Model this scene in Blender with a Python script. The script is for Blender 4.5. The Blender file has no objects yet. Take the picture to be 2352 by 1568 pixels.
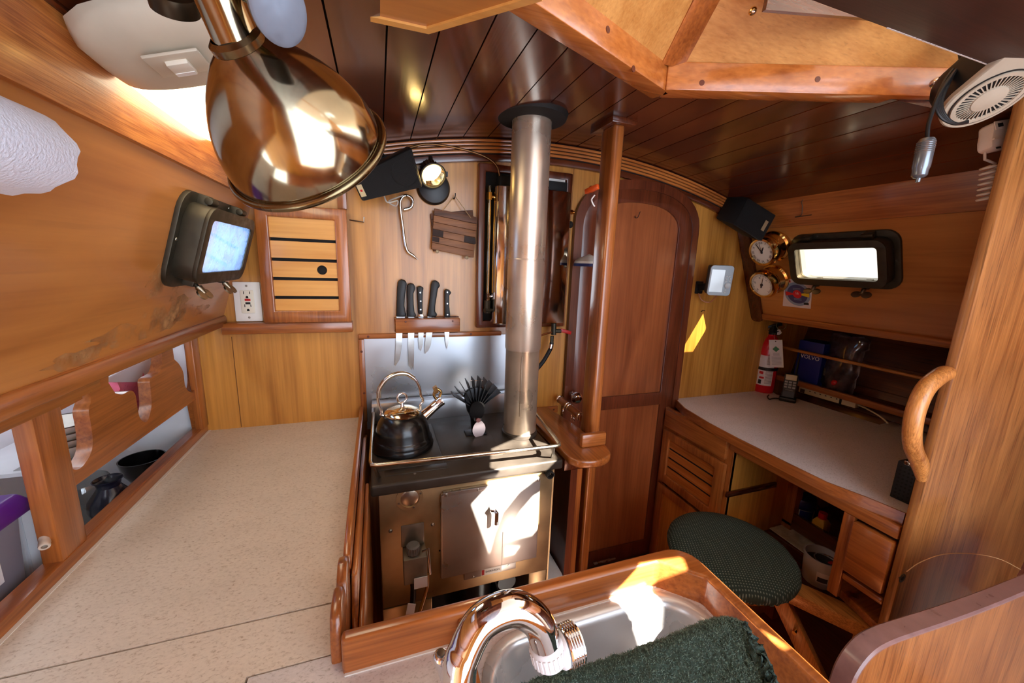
import bpy, bmesh, math, random
from mathutils import Vector, Matrix, geometry
random.seed(7)
C = bpy.context.scene.collection
PI = math.pi
# ------------------------------------------------------------------ camera model (2352 x 1568)
F, CX, CY, CAMZ = 884.0, 1176.0, 784.0, 1.5
_dn = Vector((1020-CX, 5233-CY, F)).normalized()
_bw = Vector((868-CX, -((868-CX)*(1020-CX)+F*F)/(5233-CY), F)).normalized()
_st = _dn.cross(_bw)
if _st.x < 0: _st = -_st
EYE = Vector((0, 0, CAMZ))
def V(*a): return Vector(a)
def c2w(v): return V(_st.dot(v), _bw.dot(v), -_dn.dot(v))
def ray(x, y): return c2w(V(x-CX, y-CY, F))
def pX(x, y, X): r = ray(x, y); return EYE + r*(X/r.x)
def pY(x, y, Y): r = ray(x, y); return EYE + r*(Y/r.y)
def pZ(x, y, Z): r = ray(x, y); return EYE + r*((Z-CAMZ)/r.z)
def pD(x, y, d): return EYE + ray(x, y)*(d/F)          # at a depth along the view axis
def pR(x, y, d): return EYE + ray(x, y).normalized()*d
def pP(x, y, p0, n): r = ray(x, y); return EYE + r*((p0-EYE).dot(n)/r.dot(n))
# ------------------------------------------------------------------ materials
def lin(c):
    return tuple((x/255/12.92 if x/255 <= .04045 else ((x/255+.055)/1.055)**2.4) for x in c) + (1,)
MATS = {}
def _new(name):
    m = bpy.data.materials.new(name); m.use_nodes = True
    nt = m.node_tree; b = nt.nodes['Principled BSDF']
    return m, nt, b
def mat(name, col, rough=.5, metal=0, coat=0, var=0, vscale=30, bump=0, bscale=200, trans=0, emit=0, ior=1.45, alpha=1, aniso=0):
    if name in MATS: return MATS[name]
    m, nt, b = _new(name); c = lin(col); L = nt.links.new
    b.inputs['Base Color'].default_value = c
    b.inputs['Roughness'].default_value = rough; b.inputs['Metallic'].default_value = metal
    b.inputs['Coat Weight'].default_value = coat; b.inputs['Coat Roughness'].default_value = .12
    b.inputs['Transmission Weight'].default_value = trans; b.inputs['IOR'].default_value = ior
    b.inputs['Alpha'].default_value = alpha
    if emit:
        b.inputs['Emission Color'].default_value = c; b.inputs['Emission Strength'].default_value = emit
    tc = nt.nodes.new('ShaderNodeTexCoord')
    if var:
        n = nt.nodes.new('ShaderNodeTexNoise'); n.inputs['Scale'].default_value = vscale; n.inputs['Detail'].default_value = 5
        L(tc.outputs['Object'], n.inputs['Vector'])
        mr = nt.nodes.new('ShaderNodeMapRange'); mr.inputs[1].default_value = .25; mr.inputs[2].default_value = .75
        mr.inputs[3].default_value = 1-var; mr.inputs[4].default_value = 1+var*.4
        L(n.outputs[0], mr.inputs[0])
        mx = nt.nodes.new('ShaderNodeMix'); mx.data_type = 'RGBA'; mx.blend_type = 'MULTIPLY'; mx.inputs[0].default_value = 1
        mx.inputs[6].default_value = c; L(mr.outputs[0], mx.inputs[7]); L(mx.outputs[2], b.inputs['Base Color'])
        mr2 = nt.nodes.new('ShaderNodeMapRange'); mr2.inputs[1].default_value = .3; mr2.inputs[2].default_value = .7
        mr2.inputs[3].default_value = max(.03, rough*.75); mr2.inputs[4].default_value = min(1, rough*1.35)
        L(n.outputs[0], mr2.inputs[0]); L(mr2.outputs[0], b.inputs['Roughness'])
    if bump:
        n = nt.nodes.new('ShaderNodeTexNoise'); n.inputs['Scale'].default_value = bscale; n.inputs['Detail'].default_value = 3
        L(tc.outputs['Object'], n.inputs['Vector'])
        bp = nt.nodes.new('ShaderNodeBump'); bp.inputs['Strength'].default_value = bump; bp.inputs['Distance'].default_value = .003
        L(n.outputs[0], bp.inputs['Height']); L(bp.outputs[0], b.inputs['Normal'])
    MATS[name] = m; return m
WOODS = {  # dark, light, across-scale, roughness, coat, grain weight, pores
    'maple':   ((152,95,33), (219,156,72), 7, .34, .3, .75, .10),
    'cabin':   ((152,88,38), (206,138,70), 6, .33, .35, .42, .10),
    'teak':    ((112,56,22), (190,114,54), 13, .28, .5, .8, .2),
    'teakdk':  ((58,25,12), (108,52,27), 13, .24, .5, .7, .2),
    'mahog':   ((66,27,14), (118,58,32), 15, .28, .35, .8, .25),
    'mahogp':  ((106,50,24), (172,98,54), 8, .3, .35, .5, .15),
    'fir':     ((150,78,30), (212,136,68), 52, .34, .3, 1.3, 0),
    'oak':     ((140,80,34), (224,156,84), 26, .34, .3, 1.1, .35),
    'column':  ((110,62,27), (176,118,62), 17, .36, .25, .9, .4),
    'slat':    ((200,134,58), (238,180,100), 7, .34, .3, .6, .05),
    'ply':     ((176,118,56), (214,160,92), 16, .4, .2, .8, .15),
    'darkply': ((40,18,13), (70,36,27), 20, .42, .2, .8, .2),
    'walnut':  ((54,30,20), (124,78,50), 20, .6, 0, .8, .3),
    'walnutlt': ((96,58,34), (160,108,68), 20, .6, 0, .8, .3),
    'hatch':   ((146,78,30), (208,130,62), 9, .24, .5, .8, .15),
    'sole':    ((124,66,36), (176,108,64), 10, .34, .3, .8, .2),
}
def wood(kind, axis='z', planks=None):
    key = (kind, axis, planks)
    if key in MATS: return MATS[key]
    d, l, sc, rg, coat, gw, pores = WOODS[kind]
    m, nt, b = _new('%s_wood_%s' % (kind, axis)); L = nt.links.new; N = nt.nodes.new
    tc = N('ShaderNodeTexCoord')
    src = tc.outputs['Object']
    if planks:
        sx = N('ShaderNodeSeparateXYZ'); L(src, sx.inputs[0])
        dv = N('ShaderNodeMath'); dv.operation = 'DIVIDE'; L(sx.outputs['XYZ'.index(planks[0])], dv.inputs[0]); dv.inputs[1].default_value = planks[1]
        fl = N('ShaderNodeMath'); fl.operation = 'FLOOR'; L(dv.outputs[0], fl.inputs[0])
        wn = N('ShaderNodeTexWhiteNoise'); wn.noise_dimensions = '1D'; L(fl.outputs[0], wn.inputs['W'])
        add = N('ShaderNodeVectorMath'); add.operation = 'ADD'; L(src, add.inputs[0]); L(wn.outputs[1], add.inputs[1]); src = add.outputs[0]
    def mapped(k):
        mp = N('ShaderNodeMapping'); L(src, mp.inputs[0]); mp.inputs['Scale'].default_value = tuple(k if axis == c else 1 for c in 'xyz'); return mp.outputs[0]
    def noise(vec, scale, det, dist=0):
        n = N('ShaderNodeTexNoise'); n.inputs['Scale'].default_value = scale; n.inputs['Detail'].default_value = det; n.inputs['Distortion'].default_value = dist; L(vec, n.inputs['Vector']); return n.outputs[0]
    def math_(op, a, bv, c=None):
        q = N('ShaderNodeMath'); q.operation = op
        for k, v in enumerate((a, bv, c)):
            if v is None: continue
            if isinstance(v, (int, float)): q.inputs[k].default_value = v
            else: L(v, q.inputs[k])
        return q.outputs[0]
    fig = noise(mapped(.16), sc, 5, 1.1)
    fine = noise(mapped(.022), sc*13, 4, .3)
    f = math_('ADD', math_('MULTIPLY', math_('SUBTRACT', fig, .5), 1.15), .5)
    f = math_('ADD', f, math_('MULTIPLY', math_('SUBTRACT', fine, .5), 1.0*gw))
    cr = N('ShaderNodeValToRGB'); cr.color_ramp.elements[0].position = .16; cr.color_ramp.elements[1].position = .86
    cr.color_ramp.elements[0].color = lin(d); cr.color_ramp.elements[1].color = lin(l)
    L(f, cr.inputs[0]); col = cr.outputs[0]
    def mul(col, val):
        mx = N('ShaderNodeMix'); mx.data_type = 'RGBA'; mx.blend_type = 'MULTIPLY'; mx.inputs[0].default_value = 1
        L(col, mx.inputs[6]); L(val, mx.inputs[7]); return mx.outputs[2]
    if pores:
        pn = noise(mapped(.05), sc*14, 2)
        mr = N('ShaderNodeMapRange'); mr.inputs[1].default_value = .60; mr.inputs[2].default_value = .70; mr.inputs[3].default_value = 1; mr.inputs[4].default_value = 1-pores
        L(pn, mr.inputs[0]); col = mul(col, mr.outputs[0])
    if planks:
        mr = N('ShaderNodeMapRange'); mr.inputs[3].default_value = .8; mr.inputs[4].default_value = 1.15; L(wn.outputs[0], mr.inputs[0]); col = mul(col, mr.outputs[0])
    L(col, b.inputs['Base Color'])
    b.inputs['Roughness'].default_value = rg; b.inputs['Coat Weight'].default_value = coat; b.inputs['Coat Roughness'].default_value = .13
    bp = N('ShaderNodeBump'); bp.inputs['Strength'].default_value = .10; bp.inputs['Distance'].default_value = .002
    L(fine, bp.inputs['Height']); L(bp.outputs[0], b.inputs['Normal'])
    MATS[key] = m; return m
def laminate(name, base, speck, scale=60):
    if name in MATS: return MATS[name]
    m, nt, b = _new(name); L = nt.links.new; N = nt.nodes.new
    tc = N('ShaderNodeTexCoord'); mp = N('ShaderNodeMapping'); mp.inputs['Scale'].default_value = (1, 1.7, 1); mp.inputs['Rotation'].default_value = (0, 0, .25)
    L(tc.outputs['Object'], mp.inputs[0])
    n = N('ShaderNodeTexNoise'); n.inputs['Scale'].default_value = scale*2.6; n.inputs['Detail'].default_value = 5; n.inputs['Roughness'].default_value = .68; n.inputs['Distortion'].default_value = .5; L(mp.outputs[0], n.inputs['Vector'])
    n2 = N('ShaderNodeTexNoise'); n2.inputs['Scale'].default_value = 7; L(mp.outputs[0], n2.inputs['Vector'])
    cr = N('ShaderNodeValToRGB'); e = cr.color_ramp.elements
    e[0].position = .30; e[0].color = lin(speck); e[1].position = .45; e[1].color = lin(base)
    x = e.new(.75); x.color = lin(tuple(min(255, int(k*1.06)) for k in base))
    L(n.outputs[0], cr.inputs[0])
    mr = N('ShaderNodeMapRange'); mr.inputs[3].default_value = .88; mr.inputs[4].default_value = 1.1; L(n2.outputs[0], mr.inputs[0])
    mx = N('ShaderNodeMix'); mx.data_type = 'RGBA'; mx.blend_type = 'MULTIPLY'; mx.inputs[0].default_value = 1
    L(cr.outputs[0], mx.inputs[6]); L(mr.outputs[0], mx.inputs[7]); L(mx.outputs[2], b.inputs['Base Color'])
    b.inputs['Roughness'].default_value = .42
    MATS[name] = m; return m
def glass(name, col=(255,255,255), shine=.12, rough=0, film=0, filmcol=(190,205,225)):
    if name in MATS: return MATS[name]
    m = bpy.data.materials.new(name); m.use_nodes = True; nt = m.node_tree; nt.nodes.clear(); L = nt.links.new; N = nt.nodes.new
    o = N('ShaderNodeOutputMaterial'); t = N('ShaderNodeBsdfTransparent'); t.inputs[0].default_value = lin(col)
    g = N('ShaderNodeBsdfGlossy'); g.inputs['Roughness'].default_value = rough + .02
    mx = N('ShaderNodeMixShader'); fr = N('ShaderNodeLayerWeight'); fr.inputs[0].default_value = .5; pw = N('ShaderNodeMath'); pw.operation = 'POWER'; pw.inputs[1].default_value = 4; L(fr.outputs['Facing'], pw.inputs[0])
    ad = N('ShaderNodeMath'); ad.operation = 'ADD'; ad.inputs[1].default_value = .02+shine*.25; L(pw.outputs[0], ad.inputs[0])
    L(ad.outputs[0], mx.inputs[0]); L(t.outputs[0], mx.inputs[1]); L(g.outputs[0], mx.inputs[2])
    out = mx.outputs[0]
    if film:
        d = N('ShaderNodeBsdfTranslucent'); d.inputs[0].default_value = lin(filmcol)
        m2 = N('ShaderNodeMixShader'); tc = N('ShaderNodeTexCoord'); n = N('ShaderNodeTexNoise'); n.inputs['Scale'].default_value = 35; n.inputs['Detail'].default_value = 5
        L(tc.outputs['Object'], n.inputs['Vector']); mm = N('ShaderNodeMath'); mm.operation = 'MULTIPLY'; mm.inputs[1].default_value = film*2; L(n.outputs[0], mm.inputs[0])
        L(mm.outputs[0], m2.inputs[0]); L(out, m2.inputs[1]); L(d.outputs[0], m2.inputs[2]); out = m2.outputs[0]
    L(out, o.inputs[0]); MATS[name] = m; return m
# ------------------------------------------------------------------ mesh builder
class MB:
    def __init__(s): s.bm = bmesh.new()
    def _f(s, vs):
        try: return s.bm.faces.new(vs)
        except ValueError: return None
    def hexa(s, p):                     # 4 bottom + 4 top points
        v = [s.bm.verts.new(q) for q in p]
        for f in ((3,2,1,0), (4,5,6,7), (0,1,5,4), (1,2,6,5), (2,3,7,6), (3,0,4,7)): s._f([v[i] for i in f])
        return s
    def box(s, x0, x1, y0, y1, z0, z1):
        return s.hexa([(x0,y0,z0), (x1,y0,z0), (x1,y1,z0), (x0,y1,z0), (x0,y0,z1), (x1,y0,z1), (x1,y1,z1), (x0,y1,z1)])
    def obox(s, c, a, b, d):            # centre and three half-axes
        c, a, b, d = Vector(c), Vector(a), Vector(b), Vector(d)
        return s.hexa([c-a-b-d, c+a-b-d, c+a+b-d, c-a+b-d, c-a-b+d, c+a-b+d, c+a+b+d, c-a+b+d])
    def bar(s, p, q, w, h, up=(0,0,1)):
        p, q = Vector(p), Vector(q); d = q-p; dn = d.normalized(); u = Vector(up)
        a = dn.cross(u).normalized(); u2 = a.cross(dn)
        return s.obox((p+q)/2, d/2, a*w/2, u2*h/2)
    def prism(s, pts, vec, holes=()):
        vec = Vector(vec); pts = [Vector(p) for p in pts]
        if not holes:
            a = [s.bm.verts.new(p) for p in pts]; b = [s.bm.verts.new(p+vec) for p in pts]
            s._f(a[::-1]); s._f(b); n = len(a)
            for i in range(n): s._f([a[i], a[(i+1)%n], b[(i+1)%n], b[i]])
            return s
        loops = [pts] + [[Vector(p) for p in h] for h in holes]
        tris = geometry.tessellate_polygon(loops); flat = [p for l in loops for p in l]
        a = [s.bm.verts.new(p) for p in flat]; b = [s.bm.verts.new(p+vec) for p in flat]
        for t in tris: s._f([a[i] for i in t]); s._f([b[i] for i in t][::-1])
        k = 0
        for l in loops:
            n = len(l)
            for i in range(n): s._f([a[k+i], a[k+(i+1)%n], b[k+(i+1)%n], b[k+i]])
            k += n
        return s
    def lathe(s, prof, o, axis=(0,0,1), seg=32, a0=0, a1=2*PI, sx=1, ref=None):
        o, ax = Vector(o), Vector(axis).normalized()
        u = Vector(ref) if ref else (ax.cross(V(0,0,1)) if abs(ax.z) < .9 else V(1,0,0)); u = (u-ax*u.dot(ax)).normalized(); w = ax.cross(u)
        full = abs(a1-a0-2*PI) < 1e-4; n = seg if full else seg+1; rings = []
        for r, h in prof:
            if r < 1e-6: rings.append([s.bm.verts.new(o+ax*h)])
            else: rings.append([s.bm.verts.new(o+ax*h+u*(math.cos(a0+(a1-a0)*i/seg)*r*sx)+w*(math.sin(a0+(a1-a0)*i/seg)*r)) for i in range(n)])
        for A, B in zip(rings, rings[1:]):
            for i in range(seg):
                j = (i+1) % n
                if len(A) == 1 and len(B) == 1: break
                if len(A) == 1: s._f([A[0], B[j], B[i]])
                elif len(B) == 1: s._f([A[i], A[j], B[0]])
                else: s._f([A[i], A[j], B[j], B[i]])
        return s
    def cyl(s, p, q, r, r2=None, seg=24):
        p, q = Vector(p), Vector(q); L = (q-p).length; r2 = r if r2 is None else r2
        return s.lathe([(0,0), (r,0), (r2,L), (0,L)], p, q-p, seg)
    def ball(s, c, r, seg=16, sq=1, axis=(0,0,1)):
        return s.lathe([(max(0, math.sin(PI*i/10))*r, -math.cos(PI*i/10)*r*sq) for i in range(11)], c, axis, seg)
    def tube(s, pts, r, seg=10, closed=False, rx=1, up=None):
        pts = [Vector(p) for p in pts]; n = len(pts); rs = r if isinstance(r, (list, tuple)) else [r]*n
        rings = []; u = None
        for i, p in enumerate(pts):
            t = (pts[(i+1) % n]-pts[i-1]) if closed else (pts[min(i+1, n-1)]-pts[max(i-1, 0)])
            t.normalize()
            if u is None:
                u = Vector(up) if up else (t.cross(V(0,0,1)) if abs(t.z) < .9 else t.cross(V(1,0,0)))
            u = (u-t*u.dot(t)).normalized(); w = t.cross(u)
            rings.append([s.bm.verts.new(p+u*math.cos(2*PI*k/seg)*rs[i]*rx+w*math.sin(2*PI*k/seg)*rs[i]) for k in range(seg)])
        for i in range(n if closed else n-1):
            A, B = rings[i], rings[(i+1) % n]
            for k in range(seg): s._f([A[k], A[(k+1)%seg], B[(k+1)%seg], B[k]])
        if not closed: s._f(rings[0][::-1]); s._f(rings[-1])
        return s
    def loft(s, rings, cap=True, closed=True):
        R = [[s.bm.verts.new(p) for p in r] for r in rings]; n = len(R[0])
        for A, B in zip(R, R[1:]):
            for k in range(n if closed else n-1): s._f([A[k], A[(k+1)%n], B[(k+1)%n], B[k]])
        if cap and closed: s._f(R[0][::-1]); s._f(R[-1])
        return s
def spline(pts, n=8, closed=False):
    P = [Vector(p) for p in pts]; out = []; m = len(P)
    for i in range(m if closed else m-1):
        a = P[i-1] if (closed or i) else P[0]*2-P[1]; b = P[i]; c = P[(i+1) % m]
        d = P[(i+2) % m] if (closed or i+2 < m) else P[-1]*2-P[-2]
        for k in range(n):
            t = k/n
            out.append(.5*((2*b)+(c-a)*t+(2*a-5*b+4*c-d)*t*t+(3*b-3*c+d-a)*t*t*t))
    if not closed: out.append(P[-1])
    return out
def rrect(c, u, v, w, h, r, n=5):       # rounded rectangle outline (full sizes w, h along u, v)
    c, u, v = Vector(c), Vector(u), Vector(v); out = []
    for sx, sy, a0 in ((1,1,0), (-1,1,PI/2), (-1,-1,PI), (1,-1,1.5*PI)):
        for k in range(n+1):
            a = a0+PI/2*k/n
            out.append(c+u*(sx*(w/2-r)+r*math.cos(a))+v*(sy*(h/2-r)+r*math.sin(a)))
    return out
def circ(c, u, v, r, n=24): return [Vector(c)+Vector(u)*(r*math.cos(2*PI*k/n))+Vector(v)*(r*math.sin(2*PI*k/n)) for k in range(n)]
# ------------------------------------------------------------------ objects
def empty(name, loc):
    o = bpy.data.objects.new(name, None); o.location = loc; o.empty_display_size = .05; C.objects.link(o); return o
def thing(name, label, cat, loc, group=None):
    o = empty(name, loc); return tag(o, label, cat, group)
def tag(o, label, cat=None, group=None, kind=None):
    if label: o['label'] = label
    if cat: o['category'] = cat
    if group: o['group'] = group
    if kind: o['kind'] = kind
    return o
def worldloc(o):
    p = Vector(o.location); q = o.parent
    while q is not None: p = p+Vector(q.location); q = q.parent
    return p
def build(name, mb, m, parent=None, bev=0, sharp=38, seg=2, org=None, weld=True):
    bm = mb.bm
    if weld: bmesh.ops.remove_doubles(bm, verts=bm.verts, dist=1e-5)
    bmesh.ops.recalc_face_normals(bm, faces=bm.faces)
    if bev:
        es = [e for e in bm.edges if len(e.link_faces) == 2 and e.calc_face_angle(0) > .6]
        if es: bmesh.ops.bevel(bm, geom=es, offset=bev, segments=seg, profile=.5, affect='EDGES', clamp_overlap=True)
    if parent is not None: o0 = worldloc(parent)
    else:
        if org is not None: o0 = Vector(org)
        else:
            cs = [v.co for v in bm.verts]
            o0 = V((min(c.x for c in cs)+max(c.x for c in cs))/2, (min(c.y for c in cs)+max(c.y for c in cs))/2, min(c.z for c in cs))
    bmesh.ops.translate(bm, verts=bm.verts, vec=-o0)
    me = bpy.data.meshes.new(name); bm.to_mesh(me); bm.free()
    ms = m if isinstance(m, (list, tuple)) else [m]
    for x in ms: me.materials.append(x)
    me.shade_smooth(); me.set_sharp_from_angle(angle=math.radians(sharp))
    o = bpy.data.objects.new(name, me); C.objects.link(o)
    if parent is not None: o.parent = parent
    else: o.location = o0
    return o
def struct(name, mb, m, bev=0, parent=None, **k):
    o = build(name, mb, m, parent, bev, **k)
    if parent is None: o['kind'] = 'structure'
    return o
def text(name, s, size, c, right, up, m, parent, align='CENTER', depth=.0004):
    cu = bpy.data.curves.new('t', 'FONT'); cu.body = s; cu.size = size; cu.align_x = align; cu.align_y = 'CENTER'; cu.extrude = depth; cu.resolution_u = 3
    ob = bpy.data.objects.new('t', cu); C.objects.link(ob)
    bpy.context.view_layer.update()
    me = bpy.data.meshes.new_from_object(ob.evaluated_get(bpy.context.evaluated_depsgraph_get()))
    bpy.data.objects.remove(ob)
    r, u = Vector(right).normalized(), Vector(up).normalized(); n = r.cross(u)
    M = Matrix(((r.x,u.x,n.x,c[0]), (r.y,u.y,n.y,c[1]), (r.z,u.z,n.z,c[2]), (0,0,0,1)))
    bm = bmesh.new(); bm.from_mesh(me); bmesh.ops.transform(bm, matrix=M, verts=bm.verts); bpy.data.meshes.remove(me)
    mb = MB(); mb.bm.free(); mb.bm = bm
    return build(name, mb, m, parent)
# common materials
STEEL = mat('brushed_steel', (196,190,182), .3, 1, var=.18, vscale=9)
CHROME = mat('chrome', (225,225,228), .06, 1)
BRASS = mat('polished_brass', (236,192,112), .14, 1)
BRONZE = mat('weathered_bronze', (72,68,58), .48, .75, var=.35, vscale=40)
BLACK = mat('black_plastic', (20,20,22), .42)
BLACKM = mat('matt_black', (14,14,15), .75)
WHITE = mat('white_plastic', (232,232,228), .4)
SCREW = mat('screw_steel', (150,146,138), .35, 1)
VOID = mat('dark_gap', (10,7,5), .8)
RED = mat('red_plastic', (180,22,26), .35)
# ------------------------------------------------------------------ setting
XC, RC, ZP = .66, 2.75, 1.937
def ceil_z(x, off=0): return ZP+off-(RC-math.sqrt(RC*RC-(x-XC)**2))
BH = 1.40
TEAK = lambda a='z': wood('teak', a)
# bulkhead with an arched top
pts = [(-1.3,BH,0), (2.4,BH,0), (2.4,BH,1.30), (2.0,BH,1.5), (1.62,BH,1.85)]
pts += [(x, BH, ceil_z(x)+.04) for x in [1.58-.06*i for i in range(33)]]
pts += [(-.40,BH,1.78), (-.62,BH,1.4), (-1.3,BH,1.3)]
struct('wall_forward', MB().prism(pts, (0,.03,0)), wood('maple','z'))
# seams in the bulkhead veneer
for i, (x, z0, z1) in enumerate(((.712,.95,1.87), (-.44,.95,1.25))):
    struct('trim_16' if x > 0 else 'trim_17', MB().box(x-.001, x+.001, BH-.0006, BH, z0, z1), mat('veneer_seam', (110,66,26), .6))
struct('floor', MB().box(-.7, 2.0, -1.6, 1.4, -.03, 0), wood('sole','y'))
# tongue and groove ceiling, planks run fore and aft
def y_open(x):
    if x < .20 or x > 1.27: return -1.3
    return .661+(x-.235)*.42 if x < .62 else .823-(x-.62)*.371
mb = MB(); PW = .085; x = -.40
mbk = MB()
edges = sorted(set([round(-.40+PW*i, 4) for i in range(24)] + [.20, .62, 1.27]))
for a, b in zip(edges, edges[1:]):
    ya, yb = y_open(a+1e-4), y_open(b-1e-4)
    g0 = .0016 if abs(((a+.40)/PW) % 1) < 1e-3 or abs(((a+.40)/PW) % 1) > .999 else 0
    g1 = .0016 if abs(((b+.40)/PW) % 1) < 1e-3 or abs(((b+.40)/PW) % 1) > .999 else 0
    A, B = a+g0, b-g1
    mb.hexa([(A,ya,ceil_z(A)), (B,yb,ceil_z(B)), (B,BH,ceil_z(B)), (A,BH,ceil_z(A)),
             (A,ya,ceil_z(A)+.012), (B,yb,ceil_z(B)+.012), (B,BH,ceil_z(B)+.012), (A,BH,ceil_z(A)+.012)])
    mbk.hexa([(a,ya,ceil_z(a)+.012), (b,yb,ceil_z(b)+.012), (b,BH,ceil_z(b)+.012), (a,BH,ceil_z(a)+.012),
             (a,ya,ceil_z(a)+.03), (b,yb,ceil_z(b)+.03), (b,BH,ceil_z(b)+.03), (a,BH,ceil_z(a)+.03)])
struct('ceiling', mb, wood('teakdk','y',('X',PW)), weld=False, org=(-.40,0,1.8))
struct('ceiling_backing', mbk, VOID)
# laminated arch where the ceiling meets the bulkhead
arch = bpy.data.objects.new('trim_1', None); C.objects.link(arch); arch.location = (XC, BH, 1.9); arch['kind'] = 'structure'
def arcstrip(z0, z1, y0, y1, x0=-.34, x1=1.57, n=40):
    m = MB(); R = []
    for i in range(n+1):
        x = x0+(x1-x0)*i/n
        R.append([(x,y0,ceil_z(x,z0)), (x,y1,ceil_z(x,z0)), (x,y1,ceil_z(x,z1)), (x,y0,ceil_z(x,z1))])
    return m.loft(R)
for k in range(4):
    build('batten', arcstrip(-.0115-.0118*k, -.0035-.0118*k, BH-.026, BH), wood('hatch','x'), arch, .0015)
build('arch_backing', arcstrip(-.05, 0, BH-.018, BH), VOID, arch)
build('arch_rail', arcstrip(-.073, -.05, BH-.018, BH), wood('teakdk','x'), arch, .003)
# cabin sides
def lean(P0, n, v): return Vector(P0), Vector(n).normalized(), Vector(v).normalized()
PP0, PN, PV = lean((-.349,0,1.669), (.361,0,-.108), (.108,0,.361))
SP0, SN, SV = lean((1.57,0,1.70), (-.39,0,-.164), (-.164,0,.39))
UY = V(0,1,0)
def side(name, P0, N_, Vv, y0, y1, v0, v1, hole, m):
    q = lambda y, v: P0+UY*y+Vv*v
    hu, hv, hw, hh = hole
    hl = rrect(q(hu,hv), UY, Vv, hw+.05, hh+.05, .04)
    return struct(name, MB().prism([q(y0,v0), q(y1,v0), q(y1,v1), q(y0,v1)], -N_*.02, [hl]), m, org=(P0.x, .5, 1.3))
PORT_W = (1.135, -.145, .27, .125); STB_W = (.985, -.150, .28, .13)
side('wall_port', PP0, PN, PV, -.9, BH, -.378, .02, PORT_W, wood('cabin','y'))
side('wall_starboard', SP0, SN, SV, -.9, BH, -.425, .02, STB_W, wood('cabin','y'))
# water stain on the port side: pale raised blotches in the varnish
def blotch(y, v, w, h, seed):
    rnd = random.Random(seed); n = 26
    return [PP0+PN*.0006+UY*(y+w*math.cos(2*PI*k/n)*rnd.uniform(.6,1.1))+PV*(v+h*math.sin(2*PI*k/n)*rnd.uniform(.6,1.1)) for k in range(n)]
STAIN = bpy.data.materials.new('stained_veneer'); STAIN.use_nodes = True
_nt = STAIN.node_tree; _b = _nt.nodes['Principled BSDF']; _b.inputs['Roughness'].default_value = .6
_tc = _nt.nodes.new('ShaderNodeTexCoord'); _n1 = _nt.nodes.new('ShaderNodeTexNoise'); _n1.inputs['Scale'].default_value = 34; _n1.inputs['Detail'].default_value = 8; _n1.inputs['Roughness'].default_value = .7
_nt.links.new(_tc.outputs['Object'], _n1.inputs['Vector'])
_cr = _nt.nodes.new('ShaderNodeValToRGB'); _e = _cr.color_ramp.elements; _e[0].position = .36; _e[0].color = lin((146,94,50)); _e[1].position = .62; _e[1].color = lin((216,168,112)); _nt.links.new(_n1.outputs[0], _cr.inputs[0]); _nt.links.new(_cr.outputs[0], _b.inputs['Base Color'])
_ar = _nt.nodes.new('ShaderNodeMapRange'); _ar.inputs[1].default_value = .42; _ar.inputs[2].default_value = .72; _ar.inputs[4].default_value = .8; _n2 = _nt.nodes.new('ShaderNodeTexNoise'); _n2.inputs['Scale'].default_value = 17; _n2.inputs['Detail'].default_value = 7; _nt.links.new(_tc.outputs['Object'], _n2.inputs['Vector']); _nt.links.new(_n2.outputs[0], _ar.inputs[0]); _nt.links.new(_ar.outputs[0], _b.inputs['Alpha'])
sm = MB()
for a in ((.90,-.335,.13,.026,1), (1.03,-.305,.12,.045,2), (1.0,-.262,.07,.032,3), (1.16,-.325,.11,.020,5), (.79,-.350,.10,.018,9), (.955,-.235,.035,.035,12)): sm.prism(blotch(*a), -PN*.0004)
stn = struct('wall_port_water_stain', sm, STAIN, weld=False); stn['kind'] = 'stuff'
# unseen white deck sheet, added to bounce sun in through the starboard portlight
BOUNCE = mat('bounce_white', (232,232,228), .5)
struct('sun_bounce_deck', MB().box(1.72, 3.2, -.9, 2.2, 1.40, 1.42), BOUNCE)
# fir carlin above the port side and its starboard twin
struct('trim_2', MB().prism([(-.352,0,1.664), (-.3405,0,1.664), (-.323,0,1.75), (-.323,0,1.775), (-.352,0,1.775)], (0,BH,0)).prism([(-.352,-.9,1.664), (-.3405,-.9,1.664), (-.323,-.9,1.75), (-.323,-.9,1.775), (-.352,-.9,1.775)], (0,.9,0)), wood('fir','y'))
struct('trim_3', MB().prism([(1.575,-.9,1.69), (1.562,-.9,1.69), (1.535,-.9,1.785), (1.535,-.9,1.81), (1.6,-.9,1.81)], (0,BH+.9,0)), wood('teak','y'))
hole = struct('trim_18', MB().cyl(pX(326,266,-.338), pX(326,266,-.338)+V(.004,0,-.001), .0035, seg=12), VOID)
# rounded trim below the port side, soffit and locker front
sec = lambda y: [(-.462,y,1.318), (-.449,y,1.318), (-.446,y,1.305), (-.449,y,1.286), (-.462,y,1.283)]
struct('trim_4', MB().prism(sec(-.9), (0,BH+.9,0)), wood('teak','y'), .003)
struct('trim_5', MB().box(-.56, -.462, -.9, BH, 1.283, 1.289), wood('teak','y'))
# lower edge and forward end trim of the starboard side
q = lambda v, o=0: SP0+SV*v+SN*o
def sb(v0, v1, o0, o1): return [q(v0,o0), q(v0,o1), q(v1,o1), q(v1,o0)]
struct('trim_6', MB().prism([p+UY*-.9 for p in sb(-.447,-.418,-.02,.010)], (0,BH+.9-.012,0)), wood('teak','y'), .003)
vv = rrect(q(-.21,.0)+UY*(BH-.03), UY, SV, .058, .50, .02)
struct('trim_7', MB().prism(vv, SN*.014), wood('teakdk','z'), .002)
struct('trim_8', MB().prism([q(-.447,-.02)+UY*-.9, q(-.447,-.02)+V(.42,0,.0)+UY*-.9, q(-.43,-.02)+V(.42,0,0)+UY*-.9, q(-.43,-.02)+UY*-.9], (0,BH+.9,0)), wood('teakdk','y'))
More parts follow.
